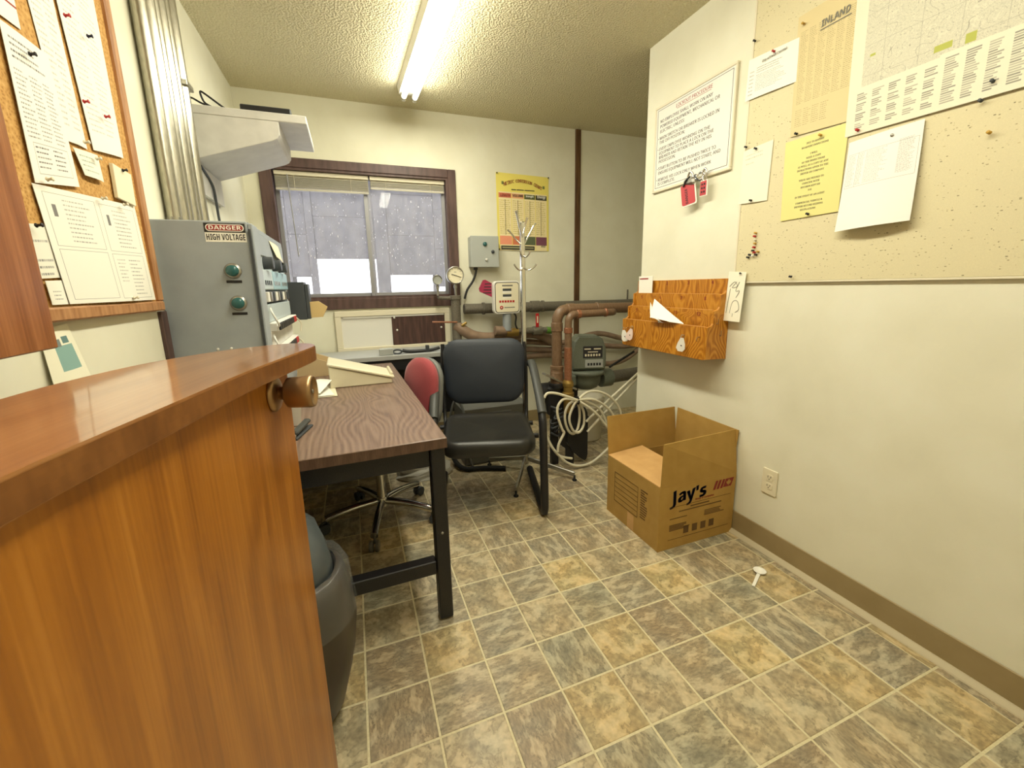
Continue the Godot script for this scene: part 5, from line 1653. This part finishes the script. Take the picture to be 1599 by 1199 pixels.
	rod(s, v(0.70, 0.842, -1.42), v(1.06, 0.835, -1.42), 0.024, 14)
	obj("pipe", s, M.iron, fp)
	s = start()
	rod(s, v(0.85, 0.838, -1.42), v(0.93, 0.836, -1.42), 0.034, 8)
	obj("valve_body", s, M.steel, fp)
	slab("valve_handle", 0.868, 0.896, 0.865, 0.975, -1.402, -1.396, M.red, fp, 0.003)
	slab("handle_slot", 0.877, 0.887, 0.90, 0.955, -1.396, -1.3955, M.paper_cream, fp)
	s = start()
	rod(s, v(0.97, 0.836, -1.42), v(1.08, 0.82, -1.42), 0.028, 12)
	obj("tape_wrap", s, M.green_tape, fp)
	var d := thing("flow_display", "white rounded flow display with red button row on a grey stem", "meter", v(0.62, 0.84, -1.40))
	s = start()
	rod(s, v(0.628, 0.852, -1.41), v(0.628, 1.01, -1.41), 0.034, 20)
	obj("stem", s, M.grey, d)
	var fx := Transform3D(Basis(), v(0.62, 1.108, -1.39))
	s = start()
	prism(s, round_rect(0.214, 0.246, 0.03, 5), -0.03, 0.02, fx, 0.003)
	obj("housing", s, M.white, d)
	s = start()
	prism(s, round_rect(0.196, 0.228, 0.024, 5), 0.0201, 0.0208, fx)
	obj("black_rim", s, M.ink, d)
	s = start()
	prism(s, round_rect(0.186, 0.218, 0.02, 5), 0.0209, 0.0215, fx)
	var fc := obj("face", s, M.paper_cream, d)
	slab("fine_print", 0.58, 0.665, 1.191, 1.202, -1.3686, -1.3682, M.ink_grey, fc)
	for y in [0.058, 0.015]:
		slab("screen", 0.62 - 0.036, 0.62 + 0.034, 1.108 + y - 0.009, 1.108 + y + 0.009, -1.3686, -1.3676, M.dark_grey, fc)
		slab("screen_label", 0.62 - 0.036, 0.62 + 0.034, 1.108 + y - 0.022, 1.108 + y - 0.012, -1.3686, -1.368, M.paper, fc)
	for k in 6:
		slab("key", 0.62 - 0.066 + 0.0215 * k, 0.62 - 0.05 + 0.0215 * k, 1.070, 1.086, -1.3686, -1.367, M.red, fc, 0.0005)
	s = start()
	lathe(s, [Vector2(0.006, 0), Vector2(0.014, 0), Vector2(0.014, 0.001), Vector2(0.006, 0.001)], 16, along(fx * v(-0.048, -0.075, 0.0216), v(0, 0, 1)))
	obj("emblem", s, M.red, fc)
	slab("fine_print", 0.595, 0.68, 1.029, 1.036, -1.3686, -1.3682, M.ink_grey, fc)
	pipe("lead", smooth_path([v(0.67, 1.0, -1.40), v(0.70, 0.96, -1.40), v(0.695, 0.90, -1.40), v(0.71, 0.86, -1.40)], 4), 0.007, M.black, d, 8)
	# three brown hoses behind
	var hs := [["brown hose, uppermost of the three on the end wall", [v(0.55, 0.735, -1.56), v(0.82, 0.735, -1.56), v(1.0, 0.715, -1.56), v(1.2, 0.70, -1.56), v(1.55, 0.76, -1.57), v(1.9, 0.69, -1.57), v(2.25, 0.78, -1.57)]], ["brown hose, middle one of the three on the end wall", [v(0.55, 0.665, -1.56), v(0.82, 0.668, -1.56), v(1.08, 0.648, -1.56), v(1.5, 0.655, -1.57), v(1.85, 0.625, -1.57), v(2.25, 0.66, -1.57)]], ["brown hose, lowest of the three on the end wall", [v(0.55, 0.60, -1.56), v(0.82, 0.605, -1.56), v(1.08, 0.60, -1.56), v(1.45, 0.54, -1.57), v(1.65, 0.475, -1.57), v(1.85, 0.50, -1.57), v(2.05, 0.62, -1.57)]]]
	for q in hs:
		loose()
		s = start()
		tube(s, smooth_path(q[1], 5), 0.024, 10)
		tag(obj("brown_hose", s, M.hose), q[0], "hose", "brown hoses on the end wall")
	# the two brown risers with their elbows
	var zr := -0.76
	var r1 := thing("brown_riser", "thick brown pipe rising and bending right behind the chair", "pipe", v(0.735, 0.55, zr), 0.0, "brown riser pipes")
	s = start()
	tube(s, smooth_path([v(0.735, 0.63, zr), v(0.735, 0.80, zr), v(0.735, 0.95, zr), v(0.745, 1.0, zr), v(0.775, 1.03, zr), v(0.83, 1.036, zr), v(1.0, 1.036, zr), v(1.6, 1.028, zr)], 5), 0.034, 18)
	obj("pipe", s, M.brown_pipe, r1)
	s = start()
	lathe(s, [Vector2(0.034, 0.55), Vector2(0.045, 0.56), Vector2(0.045, 0.63), Vector2(0.043, 0.635), Vector2(0.043, 0.65), Vector2(0.045, 0.655), Vector2(0.045, 0.672), Vector2(0.034, 0.675)], 22, Transform3D(Basis(), v(0.735, 0, zr)), true)
	obj("threaded_adapter", s, M.brown_pipe, r1)
	for q in [[v(0.735, 0.90, zr), v(0.735, 0.955, zr)], [v(0.805, 1.036, zr), v(0.86, 1.036, zr)], [v(1.02, 1.036, zr), v(1.035, 1.036, zr)]]:
		s = start()
		rod(s, q[0], q[1], 0.0385, 20)
		obj("collar", s, M.brown_pipe, r1)
	var zs := -0.70
	var r2 := thing("brown_riser", "thinner copper-brown pipe rising in front of the thick one", "pipe", v(0.78, 0.45, zs), 0.0, "brown riser pipes")
	s = start()
	tube(s, smooth_path([v(0.785, 0.74, zs), v(0.785, 0.86, zs), v(0.785, 0.95, zs), v(0.792, 0.985, zs), v(0.82, 1.006, zs), v(0.87, 1.008, zs), v(1.08, 1.01, zs), v(1.13, 1.01, zs - 0.02), v(1.15, 1.01, zs - 0.08), v(1.15, 1.012, zs - 0.3)], 5), 0.0235, 16)
	obj("pipe", s, M.brown_pipe, r2)
	s = start()
	rod(s, v(0.785, 0.58, zs), v(0.785, 0.80, zs), 0.025, 16)
	obj("copper_sleeve", s, M.copper, r2)
	for q in [[v(0.785, 0.89, zs), v(0.785, 0.925, zs)], [v(0.845, 1.008, zs), v(0.87, 1.008, zs)], [v(1.05, 1.01, zs), v(1.065, 1.01, zs)]]:
		s = start()
		rod(s, q[0], q[1], 0.028, 18)
		obj("collar", s, M.copper, r2)
	s = start()
	lathe(s, [Vector2(0.02, 0.36), Vector2(0.03, 0.37), Vector2(0.03, 0.47), Vector2(0.042, 0.475), Vector2(0.042, 0.50), Vector2(0.032, 0.505), Vector2(0.032, 0.54), Vector2(0.038, 0.545), Vector2(0.038, 0.565), Vector2(0.030, 0.585), Vector2(0.02, 0.585)], 8, Transform3D(Basis(), v(0.785, 0, zs)), true)
	obj("brass_union", s, M.valve_brass, r2)
	# black pump stand under them
	var ps := thing("pump_stand", "black metal valve stand holding the brown risers above the floor", "stand", v(0.76, 0, -0.74))
	for q in [[0.705, -0.74], [0.80, -0.70]]:
		slab("post", q[0] - 0.024, q[0] + 0.024, 0, 0.36, q[1] - 0.02, q[1] + 0.02, M.black, ps, 0.003)
	slab("valve_block", 0.66, 0.83, 0.345, 0.54, -0.80, -0.725, M.black, ps, 0.012)
	s = start()
	box(s, v(0.745, 0.57, -0.74), v(0.26, 0.014, 0.06), 0.003, Basis(Vector3.BACK, -0.50))
	obj("lever", s, M.steel, ps)
	s = start()
	rod(s, v(0.62, 0.50, -0.80), v(0.70, 0.50, -0.80), 0.055, 18)
	obj("pump_body", s, M.black, ps)
	s = start()
	rod(s, v(0.735, 0.53, -0.76), v(0.735, 0.56, -0.76), 0.06, 18)
	obj("flange", s, M.black, ps)
	for k in 7:
		var a := k * 0.9
		s = start()
		tube(s, smooth_path([v(0.66 + 0.02 * (k % 3), 0.42 - 0.03 * k, -0.70), v(0.68 + 0.03 * cos(a), 0.40 - 0.03 * k, -0.67), v(0.72 + 0.02 * sin(a), 0.41 - 0.028 * k, -0.665)], 3), 0.007, 6)
		obj("fitting", s, M.dark_grey if k % 2 == 0 else M.black, ps)
	# flow meter
	var fm := thing("water_meter", "grey-green cast water meter with a dark register head", "meter", v(1.02, 0.42, -0.90))
	s = start()
	lathe(s, [Vector2(0.0, 0.455), Vector2(0.05, 0.458), Vector2(0.085, 0.475), Vector2(0.105, 0.52), Vector2(0.11, 0.565), Vector2(0.132, 0.57), Vector2(0.135, 0.595), Vector2(0.12, 0.60), Vector2(0.0, 0.602)], 26, Transform3D(Basis(), v(1.035, 0, -0.90)))
	obj("body", s, M.meter, fm)
	s = start()
	var hb := Basis(Vector3.UP, -0.30)
	prism(s, [Vector2(-0.112, 0.0), Vector2(0.112, 0.0), Vector2(0.122, 0.03), Vector2(0.118, 0.15), Vector2(0.095, 0.215), Vector2(0.06, 0.235), Vector2(-0.075, 0.24), Vector2(-0.105, 0.20), Vector2(-0.118, 0.13), Vector2(-0.12, 0.03)], -0.07, 0.07, Transform3D(hb, v(1.03, 0.61, -0.88)), 0.012)
	var hd := obj("register_head", s, M.meter, fm)
	var pl := func(x, y, w, hh, m, called, dz):
		var st2 := start()
		box(st2, v(1.03, 0.61, -0.88) + hb * v(x, y, 0.0705 + dz), v(w, hh, 0.003), 0.001, hb)
		return obj(called, st2, m, hd)
	pl.call(0.025, 0.125, 0.135, 0.082, M.ink, "register_plate", 0.0)
	for q in [[-0.012, 0.147, 0.045, 0.008], [0.056, 0.147, 0.05, 0.008], [0.025, 0.126, 0.07, 0.006]]:
		pl.call(q[0], q[1], q[2], q[3], M.paper_cream, "fine_print", 0.002)
	for k in 6:
		pl.call(-0.024 + 0.019 * k, 0.104, 0.012, 0.016, M.paper_cream, "digit", 0.002)
	pl.call(0.035, 0.045, 0.125, 0.055, M.grey_box, "counter_plate", 0.0)
	for k in 5:
		pl.call(-0.004 + 0.02 * k, 0.04, 0.014, 0.018, M.ink, "counter_window", 0.002)
	s = start()
	rod(s, v(1.155, 0.52, -0.90), v(1.24, 0.52, -0.90), 0.065, 20)
	obj("outlet_flange", s, M.meter, fm)
	for k in 6:
		var a := TAU * k / 6.0
		s = start()
		rod(s, v(1.225, 0.52 + 0.05 * sin(a), -0.90 + 0.05 * cos(a)), v(1.252, 0.52 + 0.05 * sin(a), -0.90 + 0.05 * cos(a)), 0.009, 6)
		obj("bolt", s, M.iron, fm)
	s = start()
	rod(s, v(1.24, 0.52, -0.90), v(1.5, 0.53, -0.90), 0.045, 16)
	obj("outlet_pipe", s, M.iron, fm)
	slab("inlet_plate", 0.84, 0.92, 0.50, 0.58, -0.96, -0.82, M.meter, fm, 0.01)
	pipe("lever", [v(1.22, 0.60, -0.88), v(1.43, 0.70, -0.88)], 0.009, M.black, fm, 8)
	slab("pedestal", 0.90, 1.0, 0.0, 0.456, -1.05, -0.95, M.black, fm)
	# black splash plate with the white hose coil tied to it
	loose()
	s = start()
	var gp := []
	for q in [[0.849, 0.422], [0.900, 0.390], [0.917, 0.355], [0.921, 0.30], [0.921, 0.06], [0.915, 0.028], [0.898, 0.018], [0.871, 0.035], [0.801, 0.099], [0.765, 0.167], [0.772, 0.310], [0.807, 0.396]]:
		gp.append(Vector2(q[0], q[1]))
	prism(s, gp, -0.695, -0.665, Transform3D(), 0.003)
	tag(obj("black_guard", s, M.black), "black guard plate hanging behind the white hose loops", "plate")
	var coil := thing("hose_coil", "coil of thin white plastic hose tied in a bunch left of the cardboard box", "hose", v(0.80, 0.14, -0.60))
	var loops := [
		[v(0.799, 0.471, -0.600), v(0.730, 0.501, -0.600), v(0.652, 0.531, -0.600), v(0.590, 0.539, -0.600), v(0.567, 0.512, -0.600)],
		[v(0.805, 0.464, -0.615), v(0.888, 0.506, -0.630), v(0.972, 0.502, -0.630), v(1.059, 0.458, -0.630), v(1.132, 0.380, -0.630), v(1.158, 0.305, -0.630), v(1.147, 0.211, -0.625)],
		[v(0.799, 0.471, -0.600), v(0.910, 0.464, -0.600), v(0.996, 0.417, -0.600), v(1.058, 0.356, -0.600), v(1.085, 0.302, -0.600), v(1.12, 0.227, -0.600)],
		[v(0.804, 0.467, -0.610), v(0.883, 0.442, -0.620), v(0.968, 0.395, -0.620), v(1.022, 0.311, -0.620), v(1.058, 0.227, -0.620), v(1.10, 0.147, -0.610)],
		[v(0.793, 0.474, -0.595), v(0.871, 0.420, -0.580), v(0.940, 0.358, -0.580), v(1.010, 0.272, -0.580), v(1.08, 0.173, -0.580)],
		[v(0.804, 0.467, -0.610), v(0.752, 0.451, -0.615), v(0.724, 0.395, -0.62), v(0.727, 0.330, -0.625), v(0.752, 0.265, -0.63), v(0.790, 0.235, -0.635), v(0.825, 0.26, -0.64), v(0.84, 0.33, -0.64), v(0.83, 0.41, -0.63), v(0.806, 0.467, -0.62)],
		[v(0.799, 0.471, -0.600), v(0.771, 0.437, -0.600), v(0.743, 0.366, -0.600), v(0.756, 0.304, -0.605), v(0.789, 0.255, -0.61), v(0.835, 0.25, -0.62), v(0.868, 0.30, -0.63), v(0.855, 0.39, -0.62), v(0.806, 0.465, -0.61)],
		[v(0.799, 0.471, -0.600), v(0.707, 0.489, -0.600), v(0.663, 0.450, -0.600), v(0.660, 0.385, -0.600), v(0.692, 0.291, -0.600), v(0.704, 0.263, -0.600), v(0.668, 0.196, -0.600), v(0.660, 0.144, -0.600)]]
	for q in loops:
		pipe("loop", smooth_path(q, 5), 0.0085, M.white_hose, coil, 8)
	s = start()
	tube(s, smooth_path([v(0.796, 0.488, -0.575), v(0.806, 0.487, -0.63), v(0.806, 0.452, -0.63), v(0.796, 0.453, -0.575)], 3, true), 0.005, 6)
	obj("cable_tie", s, M.black, coil)
	loose()
	for q in [["upper white hose rising straight from the guard plate to the partition corner", [v(0.898, 0.297, -0.655), v(1.035, 0.397, -0.66), v(1.148, 0.478, -0.66), v(1.33, 0.606, -0.66)]], ["lower white hose rising straight from the guard plate to the partition corner", [v(0.908, 0.225, -0.655), v(1.054, 0.347, -0.66), v(1.167, 0.444, -0.66), v(1.33, 0.578, -0.66)]], ["white hose sagging near the floor from the stand towards the box", [v(0.589, 0.300, -0.640), v(0.614, 0.20, -0.625), v(0.676, 0.111, -0.60), v(0.733, 0.055, -0.60), v(0.817, 0.020, -0.60), v(0.919, 0.030, -0.60), v(1.039, 0.106, -0.60), v(1.09, 0.15, -0.60)]], ["short white hose curving behind the sagging one at the stand", [v(0.591, 0.36, -0.66), v(0.600, 0.29, -0.65), v(0.618, 0.213, -0.645), v(0.686, 0.102, -0.64), v(0.786, 0.061, -0.64)]]]:
		s = start()
		tube(s, smooth_path(q[1], 5), 0.0085, 8)
		tag(obj("white_hose", s, M.white_hose), q[0], "hose", "loose white hoses")
	# pail
	var pc := v(1.155, 0, -1.10)
	var p := thing("plastic_pail", "off-white plastic pail with a dark oval logo under the meter", "pail", pc)
	s = start()
	lathe(s, [Vector2(0, 0.004), Vector2(0.118, 0.004), Vector2(0.122, 0.01), Vector2(0.14, 0.27), Vector2(0.147, 0.272), Vector2(0.147, 0.285), Vector2(0.141, 0.288), Vector2(0.143, 0.315), Vector2(0.15, 0.318), Vector2(0.15, 0.34), Vector2(0.143, 0.345), Vector2(0.13, 0.34), Vector2(0.11, 0.02), Vector2(0, 0.012)], 30, Transform3D(Basis(), pc))
	obj("body", s, M.pail, p)
	s = start()
	var ov := []
	for k in 20:
		ov.append(Vector2(0.034 * cos(TAU * k / 20), 0.026 * sin(TAU * k / 20)))
	var lb := Basis(Vector3.UP, -0.55)
	prism(s, ov, 0, 0.002, Transform3D(lb, pc + v(0, 0.20, 0) + lb * v(0, 0, 0.1365)))
	var lg := obj("logo", s, M.ink_navy, p)
	for k in 3:
		s = start()
		box(s, pc + v(0, 0.20, 0) + lb * v(-0.013 + 0.013 * k, 0, 0.1388), v(0.006, 0.013, 0.001), 0.0, lb * Basis(Vector3.BACK, 0.3 - 0.3 * k))
		obj("logo_stroke", s, M.paper, lg)

# ---------------------------------------------------------------- on the desk and the floor
func desk_things():
	var d := own("sloped_stand", "cream plastic wedge stand with a lip on the desk", "stand", v(-0.475, 0.7005, -0.68), 0.02)
	var s := start()
	prism(s, [Vector2(-0.155, 0), Vector2(0.150, 0), Vector2(0.150, 0.022), Vector2(-0.155, 0.112)], -0.115, 0.09, Transform3D(), 0.004)
	obj("body", s, M.plastic_cream, d)
	s = start()
	box(s, v(0.0, 0.078, -0.0125), v(0.335, 0.014, 0.225), 0.004, Basis(Vector3.BACK, -0.286))
	obj("sloped_top", s, M.plastic_cream, d)
	s = start()
	box(s, v(0.147, 0.044, -0.0125), v(0.014, 0.03, 0.20), 0.005, Basis(Vector3.BACK, -0.286))
	obj("lip", s, M.plastic_cream, d)
	var f := own("letter_tray", "tan open file tray at the back of the desk near the cabinet", "tray", v(-0.73, 0.7005, -0.95), 0.12)
	s = start()
	prism(s, [Vector2(-0.12, 0), Vector2(0.13, 0), Vector2(0.13, 0.06), Vector2(-0.12, 0.165)], 0.0, 0.006, Transform3D(), 0.001)
	obj("side", s, mat(rgb(196, 172, 130), 0.7), f)
	s = start()
	prism(s, [Vector2(-0.12, 0), Vector2(0.13, 0), Vector2(0.13, 0.06), Vector2(-0.12, 0.165)], -0.26, -0.254, Transform3D(), 0.001)
	obj("side", s, mat(rgb(196, 172, 130), 0.7), f)
	slab("bottom", -0.12, 0.13, 0, 0.006, -0.254, 0.0, mat(rgb(196, 172, 130), 0.7), f)
	slab("back", -0.126, -0.12, 0, 0.165, -0.26, 0.006, mat(rgb(186, 162, 122), 0.7), f)
	for k in 3:
		s = start()
		var o := own("loose_paper", ["white sheet of paper lying on the desk beside the wedge stand", "crumpled white paper on top of the sheets by the door knob", "cream sheet of paper under the white ones on the desk"][k], "paper", v(-0.72 + 0.012 * k, 0.7012 + [0.003, 0.012, 0.0][k], -0.53), [0.15, -0.4, 0.05][k], "papers lying on the desk")
		sheet(s, [v(-0.10, 0, -0.13), v(0.09, 0, -0.13), v(0.10, 0, 0.12), v(-0.11, 0, 0.13)] if k != 1 else [v(-0.06, 0.02, -0.08), v(0.07, 0.035, -0.07), v(0.08, 0.004, 0.08), v(-0.05, 0.01, 0.07)], v(0, 1, 0), [0.003, 0.03, 0.001][k])
		obj("page", s, [M.paper, M.paper, M.paper_cream][k], o)
	var c := thing("paper_cup", "white cup half hidden behind the door edge on the desk", "cup", v(-0.735, 0.7005, -0.02))
	s = start()
	lathe(s, [Vector2(0, 0.001), Vector2(0.028, 0.001), Vector2(0.03, 0.004), Vector2(0.038, 0.075), Vector2(0.0395, 0.077), Vector2(0.037, 0.078), Vector2(0.028, 0.01), Vector2(0, 0.008)], 24, Transform3D(Basis(), v(-0.735, 0.7005, -0.02)))
	obj("body", s, M.white, c)
	var st := own("stapler", "small dark grey stapler on the near end of the desk", "stapler", v(-0.695, 0.7005, 0.10), -0.25)
	slab("base", -0.016, 0.016, 0, 0.008, -0.08, 0.07, M.dark_grey, st, 0.002)
	s = start()
	box(s, v(0, 0.022, -0.01), v(0.024, 0.016, 0.13), 0.005, Basis(Vector3.RIGHT, 0.06))
	obj("arm", s, M.arm_grey, st)
	slab("nose", -0.010, 0.010, 0.008, 0.018, 0.058, 0.07, M.steel, st, 0.002)
	# on the bench by the window
	var l := thing("latch_box", "small grey metal latch box on the bench under the window", "box", v(-0.28, 0.745, -1.29))
	slab("body", -0.345, -0.255, 0.7455, 0.79, -1.32, -1.27, M.grey_box, l, 0.003)
	s = start()
	var rg := []
	for k in 14:
		rg.append(v(-0.225 + 0.028 * cos(TAU * k / 14), 0.763 + 0.014 * sin(TAU * k / 14), -1.29 + 0.006 * cos(TAU * k / 14)))
	tube(s, rg, 0.006, 8, true)
	obj("ring", s, M.dark_grey, l)
	var b := thing("pry_bar", "black bar lying on the bench under the window", "tool", v(-0.06, 0.745, -1.30))
	pipe("shaft", smooth_path([v(-0.19, 0.768, -1.30), v(-0.14, 0.758, -1.30), v(0.0, 0.758, -1.30), v(0.07, 0.768, -1.31)], 4), 0.012, M.black, b, 8)
	slab("grip", -0.03, -0.005, 0.746, 0.795, -1.312, -1.288, M.dark_grey, b, 0.003)
	var k2 := thing("metal_clamp", "dark metal clamp at the right end of the window bench", "clamp", v(0.13, 0.745, -1.30))
	slab("jaw", 0.085, 0.17, 0.7455, 0.785, -1.33, -1.28, M.dark_grey, k2, 0.006)
	s = start()
	rod(s, v(0.14, 0.785, -1.30), v(0.14, 0.81, -1.30), 0.009, 8)
	obj("screw", s, M.steel, k2)

func small_things():
	# grey case on the floor behind the black chair
	var g := thing("grey_case", "dark grey equipment case on the floor behind the black chair", "case", v(0.37, 0, -1.08))
	slab("body", 0.13, 0.60, 0, 0.40, -1.20, -0.93, mat(rgb(104, 104, 98), 0.5), g, 0.008)
	slab("lid_line", 0.135, 0.595, 0.29, 0.294, -0.93, -0.927, M.dark_grey, g)
	slab("handle_plate", 0.34, 0.47, 0.31, 0.36, -0.93, -0.926, M.shell_grey, g, 0.001)
	loose()
	var s := start()
	tube(s, smooth_path([v(0.07, 0.04, -1.0), v(0.08, 0.03, -0.90), v(0.12, 0.018, -0.85), v(0.20, 0.018, -0.83), v(0.28, 0.018, -0.80), v(0.36, 0.018, -0.76)], 5), 0.016, 8)
	tag(obj("black_hose", s, M.rubber), "black rubber hose on the floor in front of the grey case", "hose")
	s = start()
	tube(s, smooth_path([v(0.06, 0.10, -0.98), v(0.05, 0.30, -0.97), v(0.08, 0.45, -0.96), v(0.12, 0.44, -0.94), v(0.14, 0.32, -0.90), v(0.15, 0.10, -0.89), v(0.17, 0.01, -0.88)], 5), 0.009, 8)
	tag(obj("grey_cable", s, M.shell_grey), "grey cable arching up beside the grey case", "cable")
	# crumpled bag under the bench
	s = start()
	var n := FastNoiseLite.new()
	n.seed = 6
	n.frequency = 9.0
	s.set_smooth_group(-1)
	var grid := []
	for k in 9:
		var row := []
		for j in 16:
			var a := TAU * j / 16.0
			var th := PI * 0.5 * k / 8.0
			var p := v(cos(a) * sin(th) * 0.18, cos(th) * 0.095, sin(a) * sin(th) * 0.11)
			row.append(v(-0.14, 0.003, -0.92) + p * (1.0 + 0.35 * n.get_noise_3d(p.x * 2, p.y * 2, p.z * 2)) + v(0, 0.0, 0))
		grid.append(row)
	for k in 8:
		for j in 16:
			var i := (j + 1) % 16
			tri(s, grid[k][j], grid[k][i], grid[k + 1][i])
			tri(s, grid[k][j], grid[k + 1][i], grid[k + 1][j])
	tag(obj("crumpled_bag", s, mat(rgb(176, 172, 160), 0.6)), "crumpled pale plastic bag on the floor behind the desk leg", "bag")
	# white plastic spoon
	var sp := own("plastic_spoon", "white plastic scoop spoon lying on the floor near the baseboard", "spoon", v(0.96, 0.0, 0.60), atan2(0.109, -0.058))
	s = start()
	prism(s, [Vector2(-0.0055, -0.062), Vector2(0.0055, -0.062), Vector2(0.0065, 0.03), Vector2(-0.0065, 0.03)], 0.0005, 0.0045, Transform3D(Basis(v(1, 0, 0), v(0, 0, 1), v(0, -1, 0)), v(0, 0.006, 0)), 0.001)
	obj("handle", s, M.paper, sp)
	s = start()
	lathe(s, [Vector2(0, 0.0005), Vector2(0.016, 0.001), Vector2(0.024, 0.008), Vector2(0.0245, 0.0095), Vector2(0.022, 0.0085), Vector2(0.014, 0.0035), Vector2(0, 0.0025)], 24, Transform3D(Basis(), v(0, 0, 0.05)))
	obj("bowl", s, M.paper, sp)
